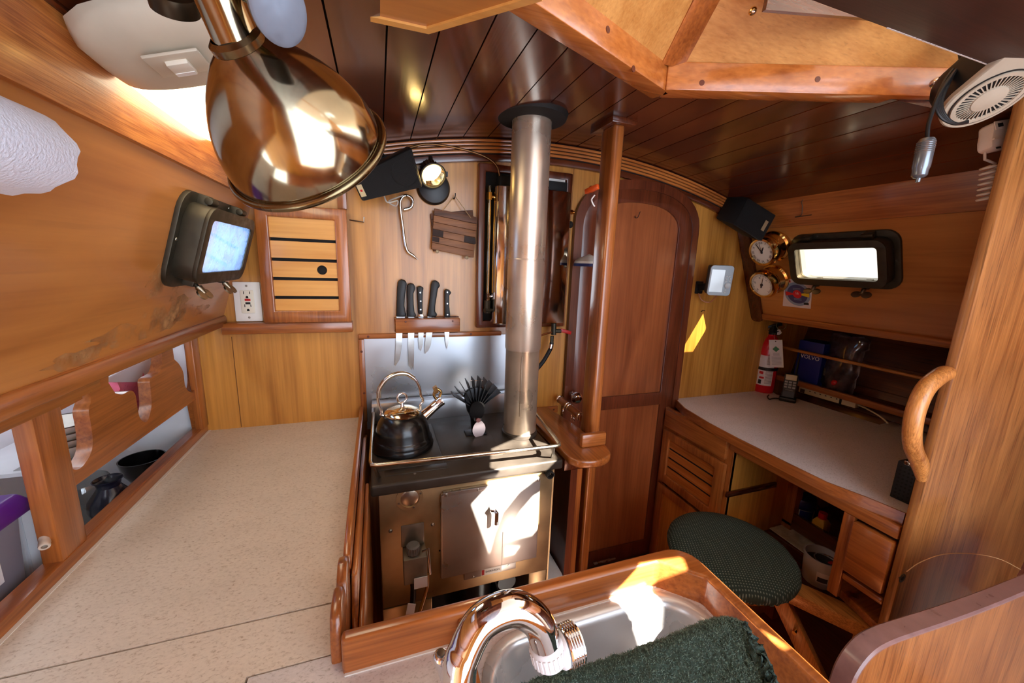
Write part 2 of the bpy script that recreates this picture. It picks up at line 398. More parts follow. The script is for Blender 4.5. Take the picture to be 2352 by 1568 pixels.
# hull planking behind the nav shelves
hp = [(2.075,1.31), (2.02,1.12), (1.955,.90), (1.84,.62), (1.78,.45)]
mb = MB()
for k in range(len(hp)-1):
    (xa,za), (xb,zb) = hp[k], hp[k+1]
    for j in range(2):
        t0, t1 = j/2, (j+1)/2
        a = (xa+(xb-xa)*t0+.10, za+(zb-za)*t0-.0015); b = (xa+(xb-xa)*t1+.10, za+(zb-za)*t1+.0015)
        mb.prism([(a[0],-.8,a[1]), (a[0]+.015,-.8,a[1]), (b[0]+.015,-.8,b[1]), (b[0],-.8,b[1])], (0,BH+.8,0))
    mb.prism([(xa+.108,-.8,za), (xa+.13,-.8,za), (xb+.13,-.8,zb), (xb+.108,-.8,zb)], (0,BH+.8,0))
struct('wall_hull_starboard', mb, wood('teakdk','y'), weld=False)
# white liner behind the galley locker
LINER = mat('white_liner', (234,238,242), .45, var=.08, vscale=14)
prof = [(-.56,.884), (-.70,.884), (-.80,.97), (-.84,1.14), (-.87,1.29), (-.56,1.292)]
R = [[V(x,y,z) for x, z in prof] for y in (-.3, BH-.002)]
struct('wall_hull_port', MB().loft(R, cap=False, closed=False), LINER)
struct('wall_locker_end', MB().prism([V(x,BH-.012,z) for x, z in prof], (0,.01,0)), LINER)
# hatch beams: a vee pointing forward, plywood slopes above, a rafter between
cor = V(.622,.804,0)
def beam(name, far, w0, w1, ax):
    d = Vector(far)-cor; fwd = V(-d.y, d.x, 0).normalized(); fwd = fwd if fwd.y > 0 else -fwd
    zb, zt = 1.899, 1.957
    P = lambda p, o, z: (p.x+fwd.x*o, p.y+fwd.y*o, z)
    f = Vector(far)
    return struct(name, MB().hexa([P(cor,0,zb), P(f,0,zb), P(f,.045,zb), P(cor,.045,zb), P(cor,0,zt), P(f,0,zt), P(f,.045,zt), P(cor,.045,zt)]), wood('teak',ax), .003)
def beam2(name, far, ext):
    d = (Vector(far)-cor).normalized(); fwd = V(-d.y, d.x, 0); fwd = fwd if fwd.y > 0 else -fwd
    zb, zt = 1.899, 1.957; a = cor-d*ext; f = Vector(far)
    P = lambda p, o, z: (p.x+fwd.x*o, p.y+fwd.y*o, z)
    return struct(name, MB().hexa([P(a,0,zb), P(f,0,zb), P(f,.045,zb), P(a,.045,zb), P(a,0,zt), P(f,0,zt), P(f,.045,zt), P(a,.045,zt)]), wood('hatch','x'), .003)
fA, fB = V(.13,.596,0), V(1.34,.535,0)
b1 = beam2('trim_9', fA, .028); b2 = beam2('trim_10', fB, -.004)
PLUG = mat('wood_plug', (96,44,20), .4)
def plug(px, py, far, parent):
    d = (Vector(far)-cor).normalized(); n = V(-d.y, d.x, 0); n = n if n.y < 0 else -n
    p = pP(px, py, cor+V(0,0,1.92), n)
    build('plug', MB().cyl(p-n*.001, p+n*.0008, .006, seg=16), PLUG, parent)
for a in ((1396,68,fA,b1), (1455,158,fA,b1), (1612,190,fB,b2), (1878,182,fB,b2)): plug(*a)
RAF = V(0,-.30,.30)
rd = RAF.normalized()
top = cor+V(.012,-.0,1.957)
PLY = wood('ply','x')
dA = (fA-cor); dB = (fB-cor)
tq = top-RAF*.12
struct('wall_hatch_port', MB().prism([tq, tq+dA*1.4, tq+dA*1.4+RAF*1.1, tq+RAF*1.1], (0,.01,.01)), wood('ply','z'))
struct('wall_hatch_starboard', MB().prism([tq, tq+dB, tq+dB+RAF*1.1, tq+RAF*1.1], (0,.01,.01)), PLY)
struct('trim_11', MB().prism([top+V(-.028,-.004,-.012), top+V(.030,-.004,-.012), top+V(.030,-.004,.012), top+V(-.028,-.004,.012)], RAF), wood('teak','z'), .002)
struct('trim_12', MB().prism([pY(1759,22,.60), pY(2010,43,.60), pY(2010,43,.60)+V(0,0,.09), pY(1759,22,.60)+V(.01,0,.09)], (0,.008,0)), wood('teakdk','x'))
struct('wall_shade_port', MB().box(.185, .20, -.98, .45, 1.905, 2.39), wood('ply','y'))  # unseen wall, added to keep direct sky off the plywood slopes
struct('wall_shade_starboard', MB().box(1.285, 1.30, -.98, .53, 1.872, 1.985), wood('ply','y'))  # unseen twin, added for shade and kept below the sun's path
aw_o = [V(-1.3,-1.0,0), V(2.4,-1.0,0), V(2.4,-1.0,2.395), V(-1.3,-1.0,2.395)]
struct('wall_aft', MB().prism(aw_o, (0,-.03,0), [[V(.0,-1.0,.55), V(1.45,-1.0,.55), V(1.45,-1.0,2.38), V(.0,-1.0,2.38)]]), wood('maple','z'))  # unseen aft wall, added to narrow the opening that daylight enters by
# snap fastener on the starboard plywood
nB = dB.cross(RAF).normalized(); nB = nB if nB.y < 0 else -nB
pf = pP(1729, 25, top, nB)
t = thing('snap_fastener', 'small brass snap fastener stud on the pale plywood above the hatch beam', 'fastener', pf)
build('base_ring', MB().lathe([(0,-.001), (.008,0), (.007,.002), (.0045,.003)], pf, nB, 20), BRASS, t)
build('stud', MB().lathe([(.0045,.002), (.004,.006), (.0025,.007), (0,.007)], pf, nB, 16), CHROME, t)
# sliding hatch: dark underside with a worn pale edge
HZ, HY = 1.882, .462
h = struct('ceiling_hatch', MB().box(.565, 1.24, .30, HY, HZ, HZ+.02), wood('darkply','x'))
mb = MB(); rnd = random.Random(3); x = .76
while x < 1.15:
    w = rnd.uniform(.006,.022); mb.box(x, x+w, HY-.0012, HY+.0007, HZ-.0006, HZ+rnd.uniform(.001,.005)*min(1,(x-.7)*4)); x += w+rnd.uniform(.0005,.002)
build('worn_edge', mb, mat('worn_paint', (206,198,190), .7), h, weld=False)
# hanging board at the top of the picture
ob = thing('overhead_shelf', 'reddish overhead shelf board with a pale edge below the dark plank ceiling', 'shelf', (.05,.5,1.86))
out = [V(-.40,.716,1.86), V(.088,.708,1.86), V(.225,.567,1.86), V(.225,.30,1.86), V(-.40,.30,1.86)]
build('panel', MB().prism(out, (0,0,.018)), wood('cabin','x'), ob)
inn = [V(-.40,.703,1.86), V(.083,.695,1.86), V(.213,.561,1.86), V(.213,.30,1.86), V(-.40,.30,1.86)]
mb = MB()
for i in range(2): mb.prism([out[i], out[i+1], inn[i+1], inn[i]], (0,0,-.0035))
build('edge_strip', mb, wood('slat','x'), ob, weld=False)
for x in (-.05, .10): build('hanger', MB().cyl(V(x,.45,1.878), V(x,.45,ceil_z(x)+.01), .006), BRONZE, ob)
# ------------------------------------------------------------------ portlights
def portlight(name, P0, n, v, cu, cv, hw, hh, mglass):
    c = P0+UY*cu+v*cv
    r = bpy.data.objects.new(name, None); C.objects.link(r); r.location = c; r['kind'] = 'structure'
    ring = lambda W, H, R, w, h, rr, o0, o1: MB().prism([p+n*o0 for p in rrect(c,UY,v,W,H,R)], n*(o1-o0), [[p+n*o0 for p in rrect(c,UY,v,w,h,rr)]])
    build('flange', ring(hw+.075, hh+.08, .042, hw+.022, hh+.022, .028, -.001, .009), BRONZE, r, .0015)
    build('rim', ring(hw+.042, hh+.040, .036, hw+.024, hh+.022, .028, .008, .046), BRONZE, r, .002)
    build('lid_frame', ring(hw+.044, hh+.042, .036, hw-.008, hh-.010, .012, .044, .052), BRONZE, r, .0015)
    build('spigot', ring(hw+.048, hh+.048, .038, hw+.030, hh+.030, .03, -.03, .0), mat('pale_bronze', (150,156,160), .4, .6), r)
    build('pane', MB().prism([p+n*.046 for p in rrect(c,UY,v,hw-.002,hh-.004,.012)], n*.003), mglass, r)
    for s in (-1, 1):
        hc = c+UY*(s*hw*.36)+v*(hh/2+.018)
        hm = MB().obox(hc+n*.016, UY*.013, v*.022, n*.012).cyl(hc+v*.012+n*.03-UY*.018, hc+v*.012+n*.03+UY*.018, .008)
        build('hinge', hm, BRONZE, r, .002)
        dc = c+UY*(s*hw*.30)-v*(hh/2+.022)
        d = build('dog_lug', MB().obox(dc+n*.014, UY*.011, v*.014, n*.016).cyl(dc+n*.02, dc+n*.045-v*.022, .0045), BRONZE, r, .002)
        w0 = dc+n*.04-v*.016; ax = (n-v*.8).normalized(); sd = UY
        wm = MB().cyl(w0-ax*.006, w0+ax*.012, .0075, .006)
        for k in (-1, 1):
            wm.lathe([(0,-.0024), (.012,-.0018), (.012,.0018), (0,.0024)], w0+ax*.014+sd*(k*.016), v.cross(sd) if False else ax.cross(sd), 16, sx=1.3)
        build('wing_nut', wm, mat('nickel', (150,142,124), .3, 1), d)
    for (a, b) in ((-1,0), (1,0), (-.45,1), (.45,1), (-.3,-1), (.5,-1)):
        p = c+UY*(a*(hw/2+.026))+v*(b*(hh/2+.03))
        build('screw', MB().lathe([(.004,0), (.0035,.0012), (0,.0016)], p+n*.009, n, 12), SCREW, r)
    return r
portlight('window_1', PP0, PN, PV, *PORT_W, glass('salted_pane', (225,235,250), .2, film=.32, filmcol=(170,200,235)))
portlight('window_2', SP0, SN, SV, *STB_W, glass('sun_filter_pane', (198,190,176), .1))  # pane tint added to dim and yellow the sun strip on the bulkhead
# ------------------------------------------------------------------ door with an arched mahogany casing
dr = bpy.data.objects.new('door_1', None); C.objects.link(dr); dr.location = (1.03,BH,.06); dr['kind'] = 'structure'
def arched(xl, xr, zb, zs, zt, y, n=24, p=2.0):
    c, hw = (xl+xr)/2, (xr-xl)/2
    o = [V(xl,y,zb), V(xr,y,zb)]
    for k in range(n+1):
        a = PI*k/n; cx, sz = math.cos(a), math.sin(a)
        o.append(V(c+hw*math.copysign(abs(cx)**(2/p), cx), y, zs+(zt-zs)*abs(sz)**(2/p)))
    return o
Y0 = BH
o1 = arched(.722,1.325,.055,1.66,1.850,Y0,p=2.35); o2 = arched(.757,1.292,.055,1.65,1.815,Y0,p=2.35)
build('casing', MB().prism(o1, (0,-.020,0), [o2]), wood('mahog','z'), dr, .005)
o3 = arched(.752,1.297,.075,1.65,1.819,Y0,p=2.35)
build('slab', MB().prism(o3, (0,-.006,0)), wood('mahogp','z'), dr)
in1 = [V(.815,Y0-.005,.945), V(1.222,Y0-.005,.945)]+arched(.815,1.222,.945,1.66,1.765,Y0-.005,p=2.3)[2:]
in2 = [V(.815,Y0-.005,.165), V(1.226,Y0-.005,.165), V(1.226,Y0-.005,.885), V(.815,Y0-.005,.885)]
o4 = [V(p.x,Y0-.005,p.z) for p in o3]
build('stile_frame', MB().prism(o4, (0,-.010,0), [in1, in2]), wood('mahog','z'), dr, .0025)
kn = pY(1322,912,BH-.05)
build('knob', MB().lathe([(.014,0), (.012,.02), (.010,.024), (.018,.030), (.024,.040), (.024,.050), (.016,.060), (0,.063)], V(kn.x,BH-.014,kn.z), (0,-1,0), 28), CHROME, dr)
hk = pY(1462,492,BH-.012)
build('coat_hook', MB().tube(spline([hk+V(-.006,0,-.008), hk+V(-.008,-.004,-.014), hk+V(.0,-.008,-.014), hk+V(.004,-.01,-.004), hk+V(.008,-.012,.01)]), .0014, 8), BLACKM, dr)
build('threshold', MB().box(.74, 1.36, Y0-.05, Y0, .03, .085), mat('metal_sill', (110,90,72), .4, .7, var=.3), dr, .004)
build('bolt', MB().cyl(V(.93,Y0-.03,.115), V(1.02,Y0-.03,.115), .006).cyl(V(1.02,Y0-.03,.115), V(1.05,Y0-.03,.115), .004), STEEL, dr)
# ------------------------------------------------------------------ galley counter
LAM = laminate('speckled_laminate', (214,204,190), (172,154,134))
LAMG = laminate('grey_laminate', (204,200,200), (160,154,152), 70)
CAULK = mat('white_caulk', (226,226,220), .5)
CT = .947
g = thing('galley_counter', 'beige speckled laminate galley counter with inset lids, left of the stove', 'counter', (-.3,.7,0))
build('worktop', MB().box(-.524, -.075, .598, BH, CT-.02, CT), LAM, g)
build('worktop', MB().prism([V(-.524,.0,CT-.02), V(-.184,.0,CT-.02), V(-.184,.505,CT-.02), V(-.075,.505,CT-.02), V(-.075,.5945,CT-.02), V(-.524,.5945,CT-.02)], (0,0,.02)), LAM, g)
lid = build('hatch_lid', MB().box(-.181, .094, .0, .5025, CT-.02, CT), LAMG, g)
build('substrate', MB().box(-.53, -.078, .0, BH, CT-.05, CT-.0205), VOID, g)
build('cabinet_front', MB().box(-.10, -.078, .5, BH, 0, CT-.05), TEAK('z'), g)
build('caulk_line', MB().box(-.5298, -.523, .0, BH, CT-.01, CT+.0012), CAULK, g)
bl = thing('galley_locker_front', 'teak locker front with scalloped cut-outs above the long counter', 'locker front', (-.535,1.0,.95))
XB = -.535
cut = lambda *p: [V(XB, pX(x,y,XB).y, pX(x,y,XB).z) for x, y in p]
z4 = lambda *p: cut(*[(x/3.1365, 750+y/3.136) for x, y in p])
# zoomed tracing of the board: outline and openings
def flat(sp): return [V(XB, p.y, p.z) for p in sp]
o1 = flat(z4((330,660), (595,520))) + flat([V(XB, z4((596,478))[0].y, 1.262), V(XB, z4((672,432))[0].y, 1.262)]) + flat(spline(z4((655,545),(640,610),(655,700),(668,820),(655,910),(600,1000),(545,1030),(495,1000),(470,945),(455,850),(430,745)), 5)) 
o2 = [V(XB, z4((782,404))[0].y, z4((782,404))[0].z)] + flat([V(XB, z4((800,385))[0].y, 1.262), V(XB, z4((1172,200))[0].y, 1.262)]) + flat(spline(z4((1172,260),(1150,330),(1085,375),(1085,450),(1092,560),(1075,650),(1050,688),(1010,660),(992,590),(975,490),(940,460),(880,488),(830,478)), 5))
o3 = flat([V(XB, z4((1245,160))[0].y, 1.262), V(XB, z4((1395,100))[0].y, 1.262)]) + flat(spline(z4((1410,260),(1420,400),(1400,460),(1370,470),(1335,430),(1320,330),(1290,270),(1255,235)), 5))
low = z4((540,1148), (1410,522), (1425,690))
lowp = [low[0], low[1], V(XB, low[1].y+.012, .972), V(XB, z4((612,1490))[0].y, .972)]
yA = z4((400,1500))[0].y
yA = pX(141,1280,XB).y
outline = [V(XB,yA,.968), V(XB,BH-.001,.968), V(XB,BH-.001,1.282), V(XB,yA,1.282)]
build('scalloped_board', MB().prism(outline, (-.024,0,0), [o1, o2, o3, lowp]), wood('teak','y'), bl, weld=True)
build('aft_post', MB().box(XB-.0245, XB+.003, yA-.002, yA+.058, .968, 1.262), wood('teak','z'), bl, .002)
build('top_rail', MB().box(XB-.024, XB+.006, -.3, yA+.16, 1.232, 1.282), wood('teak','y'), bl, .002)
build('bottom_rail', MB().box(-.562, -.530, .0, BH-.001, .86, .970), wood('teak','y'), bl, .002)
build('end_stile', MB().box(XB-.01, XB+.008, BH-.045, BH-.001, .968, 1.282), wood('teak','z'), bl, .002)
# shelf inside the locker and its contents
struct('trim_19', MB().box(-.80, -.565, .97, BH-.012, 1.055, 1.063), LINER)
LP = lambda px, py, X: pX(px, py, X)
BOWL = mat('stoneware_bowl', (224,222,214), .3); RIMM = mat('bowl_rim', (70,58,50), .4)
for k in range(4):
    c = V(-.645, LP(150,1010,-.645).y, 1.064+.0145*k)
    t = thing('stacked_bowl', ['lowest white bowl with a brown rim in the stack of four behind the first cut-out',
        'second white bowl from the bottom of the stack behind the first cut-out', 'third white bowl from the bottom of the stack behind the first cut-out',
        'topmost white bowl with a grey inside on the stack behind the first cut-out'][k], 'bowl', c, 'bowls stacked in the galley locker')
    build('bowl', MB().lathe([(0,.0), (.022,0), (.024,.004), (.038,.012), (.052,.030), (.0535,.034), (.0505,.034), (.036,.016), (.0,.008)], c, seg=32), BOWL, t)
    build('rim', MB().lathe([(.0517,.0335), (.0525,.0355), (.0540,.0355), (.0540,.0335)], c, seg=32), RIMM, t)
mt = build('non_slip_mat', MB().box(-.70, -.57, .98, 1.12, 1.063, 1.0645), mat('grey_mesh_mat', (170,172,172), .8, bump=.6, bscale=500)); tag(mt, 'small grey non-slip mesh mat on the white locker shelf', 'mat')
# white plastic tray hanging above the pink packet
q0 = lambda x, y, X=-.60: pX(x/3.1365, 750+y/3.136, X)
tr = build('white_tray', MB().prism([q0(780,402), q0(1020,400), q0(1120,355), q0(1172,290), q0(1190,205), q0(1160,170), q0(760,380)], (-.010,0,.002)), mat('white_tray', (232,234,238), .35), bev=.002)
tag(tr, 'white plastic tray on edge behind the middle scalloped cut-out', 'tray')
rnd = random.Random(2); pk = MB(); R = []
A0, A1 = q0(790,395,-.615), q0(1090,400,-.615)
for i in range(9):
    t = i/8; a = A0.lerp(V(A1.x,A1.y,A0.z), t); R.append([a+V(rnd.uniform(-.008,.008), 0, .03), a+V(.012+rnd.uniform(-.006,.006), 0, -.02), a+V(rnd.uniform(-.004,.01), 0, -.055), a+V(.004,0,-.105), a+V(-.035,0,-.108), a+V(-.05,0,-.03)])
pk = build('pink_packet', pk.loft(R), mat('pink_film', (240,120,152), .3, var=.15, vscale=60, bump=.5, bscale=60)); tag(pk, 'crumpled shiny pink packet behind the middle scalloped cut-out', 'packet')
c = q0(1050,640,-.64); c.z = 1.064
dish = thing('white_dish', 'small white dish with a dark inside below the pink packet', 'dish', c)
build('bowl', MB().lathe([(0,0), (.025,0), (.045,.018), (.05,.034), (.047,.034), (.04,.018), (0,.008)], c, seg=28), BOWL, dish)
build('glaze', MB().lathe([(0,.0085), (.0395,.0185), (.0463,.033)], c, seg=28), mat('brown_glaze', (74,62,54), .3), dish)
# grey utensils behind the forward cut-out
for k, (px, w) in enumerate(((1300,.012),(1345,.008))):
    a, b = q0(px,130,-.60), q0(px+70,470,-.60)
    u = build('cooking_spoon', MB().tube([a, a.lerp(b,.3), a.lerp(b,.6), b], [w, w*1.1, w*.6, w*.5], 10), mat('grey_utensil', (176,186,194), .4))
    tag(u, ['broad grey plastic spoon behind the foremost cut-out', 'slim grey spatula handle beside the broad grey spoon'][k], 'utensil')
# jug, glass jar, black bowl, pan handle on the locker floor
FZ = .885
c = LP(194,1160,-.655); c = V(-.655, c.y, FZ)
gj = thing('glass_jar', 'tall clear glass jar beside the dark jug in the locker', 'jar', c)
build('glass', MB().lathe([(0,0), (.046,0), (.05,.006), (.052,.05), (.05,.095), (.047,.102), (.046,.102), (.049,.092), (.050,.05), (.047,.008), (0,.005)], c, seg=32), glass('jar_glass', (236,242,242), .35, film=.10, filmcol=(214,222,224)), gj)
build('contents', MB().lathe([(0,.006), (.0455,.008), (.0455,.012), (0,.012)], c, seg=28), mat('jar_base', (150,146,138), .5), gj)
c = LP(258,1158,-.602); c = V(-.602, c.y, FZ)
jg = thing('stoneware_jug', 'dark blue glazed jug with a pale square patch, in the locker', 'jug', c)
build('body', MB().lathe([(0,0), (.026,0), (.034,.012), (.041,.035), (.039,.055), (.026,.075), (.020,.085), (.022,.096), (.027,.102), (.025,.103), (.019,.094), (.016,.082), (0,.08)], c, seg=32), mat('blue_black_glaze', (22,24,40), .25, coat=.3), jg)
build('patch', MB().obox(c+V(.0345,-.0205,.042), V(.0010,-.0006,0), V(.005,.0085,0), V(-.0006,.0003,.011)), mat('pale_glaze', (196,196,170), .3), jg)
c = LP(334,1098,-.63); c = V(-.63, c.y, FZ+.016)
bw = build('black_bowl', MB().lathe([(0,-.016), (.03,-.016), (.044,.01), (.05,.045), (.047,.045), (.041,.012), (0,-.008)], c, seg=32), mat('black_gloss', (14,14,16), .12, coat=.5)); tag(bw, 'glossy black bowl lying forward of the dark jug in the locker', 'bowl')
a, b = LP(370,998,-.66), LP(432,1022,-.60)
ph = thing('saucepan', 'saucepan with a black handle, mostly hidden behind the counter rail', 'pan', V(b.x-.01, b.y+.06, FZ))
build('handle', MB().tube([a, a.lerp(b,.15), a.lerp(b,.6), b, b+V(.0,.03,-.03)], [.007,.0095,.0085,.0075,.006], 14), BLACK, ph)
build('pan_body', MB().lathe([(0,0), (.05,0), (.052,.04), (.050,.04), (.048,.004), (0,.003)], V(b.x-.02,b.y+.085,FZ), seg=32), STEEL, ph)
# storage bin with a purple lid in the aft bay
b0 = thing('storage_bin', 'grey storage bin with a purple lid in the open end of the locker', 'bin', (-.64,.72,FZ))
Xb = -.585
mb = MB(); R = []
for z, o in ((FZ,.0),(FZ+.15,.006),(FZ+.182,.008)):
    R.append([V(Xb+o,.50,z), V(Xb+o,.795+o,z), V(Xb-.15,.795+o,z), V(Xb-.15,.50,z)])
build('tub', mb.loft(R), mat('translucent_tub', (136,136,152), .35), b0, .006)
R = []
for z, o in ((FZ+.178,.014),(FZ+.196,.016),(FZ+.214,.006),(FZ+.224,-.02)):
    R.append([V(Xb+o,.48,z), V(Xb+o,.805+o,z), V(Xb-.15-o,.805+o,z), V(Xb-.15-o,.48,z)])
build('lid', MB().loft(R), mat('purple_plastic', (92,28,140), .35, coat=.2), b0, .005)
lb = build('label', MB().box(Xb+.0045, Xb+.0060, .56, .755, FZ+.092, FZ+.152), mat('white_label', (226,226,232), .6), b0)
mb = MB(); rnd = random.Random(5); y = .63
while y < .745:
    w = rnd.choice((.0012,.002,.003)); mb.box(Xb+.006, Xb+.0064, y, y+w, FZ+.118, FZ+.146); y += w+rnd.choice((.0012,.002))
build('barcode', mb, mat('print_black', (30,30,34), .7), lb, weld=False)
bx = thing('white_carton', 'white folded carton wedged between the purple-lidded bin and the post', 'carton', (-.63,.848,FZ))
build('box', MB().box(-.68, -.60, .828, .868, FZ, FZ+.175), mat('white_card', (216,220,226), .6), bx, .003)
build('flap', MB().prism([V(-.598,.832,FZ+.01), V(-.580,.858,FZ+.01), V(-.580,.858,FZ+.165), V(-.598,.832,FZ+.165)], (-.004,.004,0)), mat('white_card', (216,220,226), .6), bx)
pn = pX(92,1243,-.555)
nub = build('hose_stub', MB().lathe([(.004,0), (.007,0), (.0075,.003), (.007,.004), (.0075,.009), (.007,.010), (.0075,.016), (.0078,.030), (.004,.030)], pn+V(.012,-.012,-.004), (-.4,.8,.3), 20), mat('ivory_plastic', (214,200,184), .45)); tag(nub, 'short ivory hose stub sticking out beside the locker post', 'pipe')
# ------------------------------------------------------------------ fiddles between counter and stove
TG = wood('teak','y')
def plank(name, label, x0, x1, prof, group='teak boards beside the stove'):
    m = MB().prism([V(x0,y,z) for y, z in prof], (x1-x0,0,0))
    o = build(name, m, TG, bev=.004); tag(o, label, 'board', group); return o
plank('fiddle_board', 'longest teak fiddle along the counter edge beside the stove', -.0765, -.0625, [(.70,.90),(.655,.955),(.665,.975),(.70,.985),(.80,.992),(1.39,.992),(1.39,.90)])
plank('fiddle_board', 'second teak board, just below and right of the counter fiddle', -.0615, -.0505, [(.60,.60),(.60,.90),(.64,.955),(1.18,.965),(1.26,.94),(1.26,.60)])
plank('fiddle_board', 'thin teak board nearest to the steel stove side', -.0495, -.0395, [(.55,.60),(.55,.90),(.98,.93),(1.0,.9),(1.0,.60)])
plank('end_block', 'curved teak end block where the fiddle meets the sink corner', -.0785, -.0625, [(.545,.90),(.545,.945),(.575,1.0),(.605,1.012),(.628,1.006),(.628,.90)])
plank('corner_block', 'tall teak corner block at the near end of the counter fiddle', -.079, -.064, [(.488,.90),(.488,.985),(.50,1.012),(.520,1.018),(.555,1.012),(.572,.985),(.590,.93),(.590,.90)])
# ------------------------------------------------------------------ wall cabinet
YC = 1.378
x0, x1, z0, z1 = -.338, -.088, 1.298, 1.652
cb = thing('wall_cabinet', 'small teak wall cabinet with a slatted door and round finger hole', 'cabinet', ((x0+x1)/2, YC, z0))
ri = [(-.305,1.335), (-.1235,1.335), (-.1235,1.617), (-.305,1.617)]
dn = build('door_frame', MB().prism([V(x0,YC+.001,z0), V(x1,YC+.001,z0), V(x1,YC+.001,z1), V(x0,YC+.001,z1)], (0,-.024,0), [[V(x,YC+.001,z) for x, z in ri]]), wood('teak','z'), cb, .004)
build('dark_backing', MB().box(-.306, -.122, YC-.003, YC+.001, 1.334, 1.618), VOID, cb)
zs = [1.335, 1.3765, 1.4345, 1.4925, 1.5525, 1.6170]
gap = .0095
fh = V(-.168, YC-.012, 1.4795)
for i in range(5):
    a = zs[i]+(gap/2 if i else 0); b = zs[i+1]-(gap/2 if i < 4 else 0)
    m = MB()
    if i == 2: m.prism([V(-.305,YC-.004,a), V(-.1235,YC-.004,a), V(-.1235,YC-.004,b), V(-.305,YC-.004,b)], (0,-.008,0), [circ((fh.x,YC-.004,(a+b)/2), (1,0,0), (0,0,1), .0145, 28)])
    else: m.box(-.305, -.1235, YC-.012, YC-.004, a, b)
    build('slat', m, wood('slat','x'), cb)
build('cabinet_body', MB().box(x0+.01, x1-.008, YC+.001, BH, z0, z1-.006), wood('teak','z'), cb, .002)
struct('trim_13', MB().box(-.455, -.086, YC-.012, BH, 1.262, 1.297), wood('teak','x'), .004)
struct('trim_14', MB().box(-.115, -.088, BH-.014, BH, 1.655, 1.80), wood('teak','z'), .002)
# outlet
oc = V(-.3855, BH-.001, 1.360)
ou = thing('power_outlet', 'white double power outlet with red and black test buttons beside the cabinet', 'outlet', oc)
build('cover_plate', MB().prism(rrect(oc, (1,0,0), (0,0,1), .072, .122, .003), (0,-.006,0)), WHITE, ou, .0015)
build('receptacle', MB().prism(rrect(oc+V(0,-.006,0), (1,0,0), (0,0,1), .036, .071, .003), (0,-.003,0)), mat('ivory_face', (226,222,206), .4), ou, .0008)
def outbit(n, x, z, w, h, m, d=.0004): build(n, MB().box(oc.x+x-w/2, oc.x+x+w/2, oc.y-.009-d, oc.y-.0088, oc.z+z-h/2, oc.z+z+h/2), m, ou)
outbit('reset_button', .001, .0065, .015, .0065, RED, .0014); outbit('test_button', .001, -.004, .013, .0065, BLACK, .0014)
for s, zc in ((1,.022), (-1,-.018)):
    outbit('slot', -.008, zc+.006, .002, .009, VOID); outbit('slot', .008, zc+.006, .002, .008, VOID)
    build('slot', MB().prism([V(oc.x+.0035*math.cos(a), oc.y-.0088, oc.z+zc-.007+.0035*math.sin(a)) for a in [PI*k/8 for k in range(9)]]+[V(oc.x-.0035,oc.y-.0088,oc.z+zc-.0105), V(oc.x+.0035,oc.y-.0088,oc.z+zc-.0105)], (0,-.0006,0)), VOID, ou)
for z in (.049,-.049): build('screw', MB().lathe([(.0035,0), (.003,.001), (0,.0014)], oc+V(0,-.006,z), (0,-1,0), 14), SCREW, ou)
# ------------------------------------------------------------------ ceiling light near the top corner
def cw(x, y, h): return V(x, y, ceil_z(x)-h)
cl = thing('ceiling_light', 'oval cream ceiling light with a rocker switch and a lit diffuser', 'ceiling light', (-.22,.83,1.78))
CRM = mat('cream_plastic', (206,198,178), .45, var=.1, vscale=20)
ax = V(0,1,0); a1 = cw(-.32,0,0); a2 = cw(-.14,0,0); us = (a2-a1).normalized(); nd = us.cross(ax); nd = nd if nd.z < 0 else -nd
def foot(t, w, y0, y1, h):
    mid = cw(-.245,0,0); o = []
    for k in range(40):
        a = 2*PI*k/40; cx, sy = math.cos(a), math.sin(a)
        o.append(mid+us*(w*math.copysign(abs(cx)**.7, cx))+V(0,(y0+y1)/2+(y1-y0)/2*math.copysign(abs(sy)**.8, sy),0)+nd*h)
    return o
build('base', MB().loft([foot(0,.084,.60,1.09,.002), foot(0,.090,.592,1.10,.010), foot(0,.086,.60,1.09,.020)]), CRM, cl)
def halfloft(ya, yb, hs, end):
    R = []
    for w, dh, sh in hs:
        r = []
        mid = cw(-.245,0,0)
        for k in range(25):
            a = -PI/2+PI*k/24 if end < 0 else -PI/2+PI*k/24
            cx = math.sin(a); cv = math.cos(a)
            yy = ya-(.095-sh)*abs(cv)**.8 if end < 0 else ya+(yb-ya-sh)*abs(cv)**.6
            r.append(mid+us*(w*cx)+V(0,yy,0)+nd*dh)
        R.append(r)
    return R
def cap(ylo, yhi, y_from, aft):
    pass
mid = cw(-.245,0,0)
R = []
for (y, w, h) in ((.590,.030,.020),(.596,.055,.030),(.612,.078,.040),(.64,.090,.046),(.68,.092,.050),(.715,.092,.050),(.730,.092,.048)):
    R.append([mid+V(0,y,0)+us*(w*math.cos(PI*k/20))+nd*(.012+(h-.012)*math.sin(PI*k/20)**.45) for k in range(21)])
build('housing', MB().loft(R), CRM, cl)
R = []
for (y, w, h) in ((.730,.091,.047),(.80,.094,.047),(.95,.096,.045),(1.03,.09,.040),(1.08,.07,.028),(1.095,.05,.018)):
    R.append([mid+V(0,y,0)+us*(w*math.cos(PI*k/20))+nd*(.012+(h-.012)*math.sin(PI*k/20)**.45) for k in range(21)])
DIFF = mat('lit_diffuser', (255,236,200), .4, emit=7)
build('diffuser', MB().loft(R), DIFF, cl)
sp = mid+V(0,.645,0)+nd*.0515
sw = build('switch_plate', MB().prism([sp-us*.030+V(0,-.022,0), sp+us*.030+V(0,-.022,0), sp+us*.030+V(0,.030,0), sp-us*.030+V(0,.030,0)], nd*.004), CRM, cl, .0015)
build('rocker', MB().obox(sp+nd*.006+V(0,.006,0), us*.012, V(0,.015,0), nd*.003), mat('ivory_face', (226,222,206), .4), sw, .001)
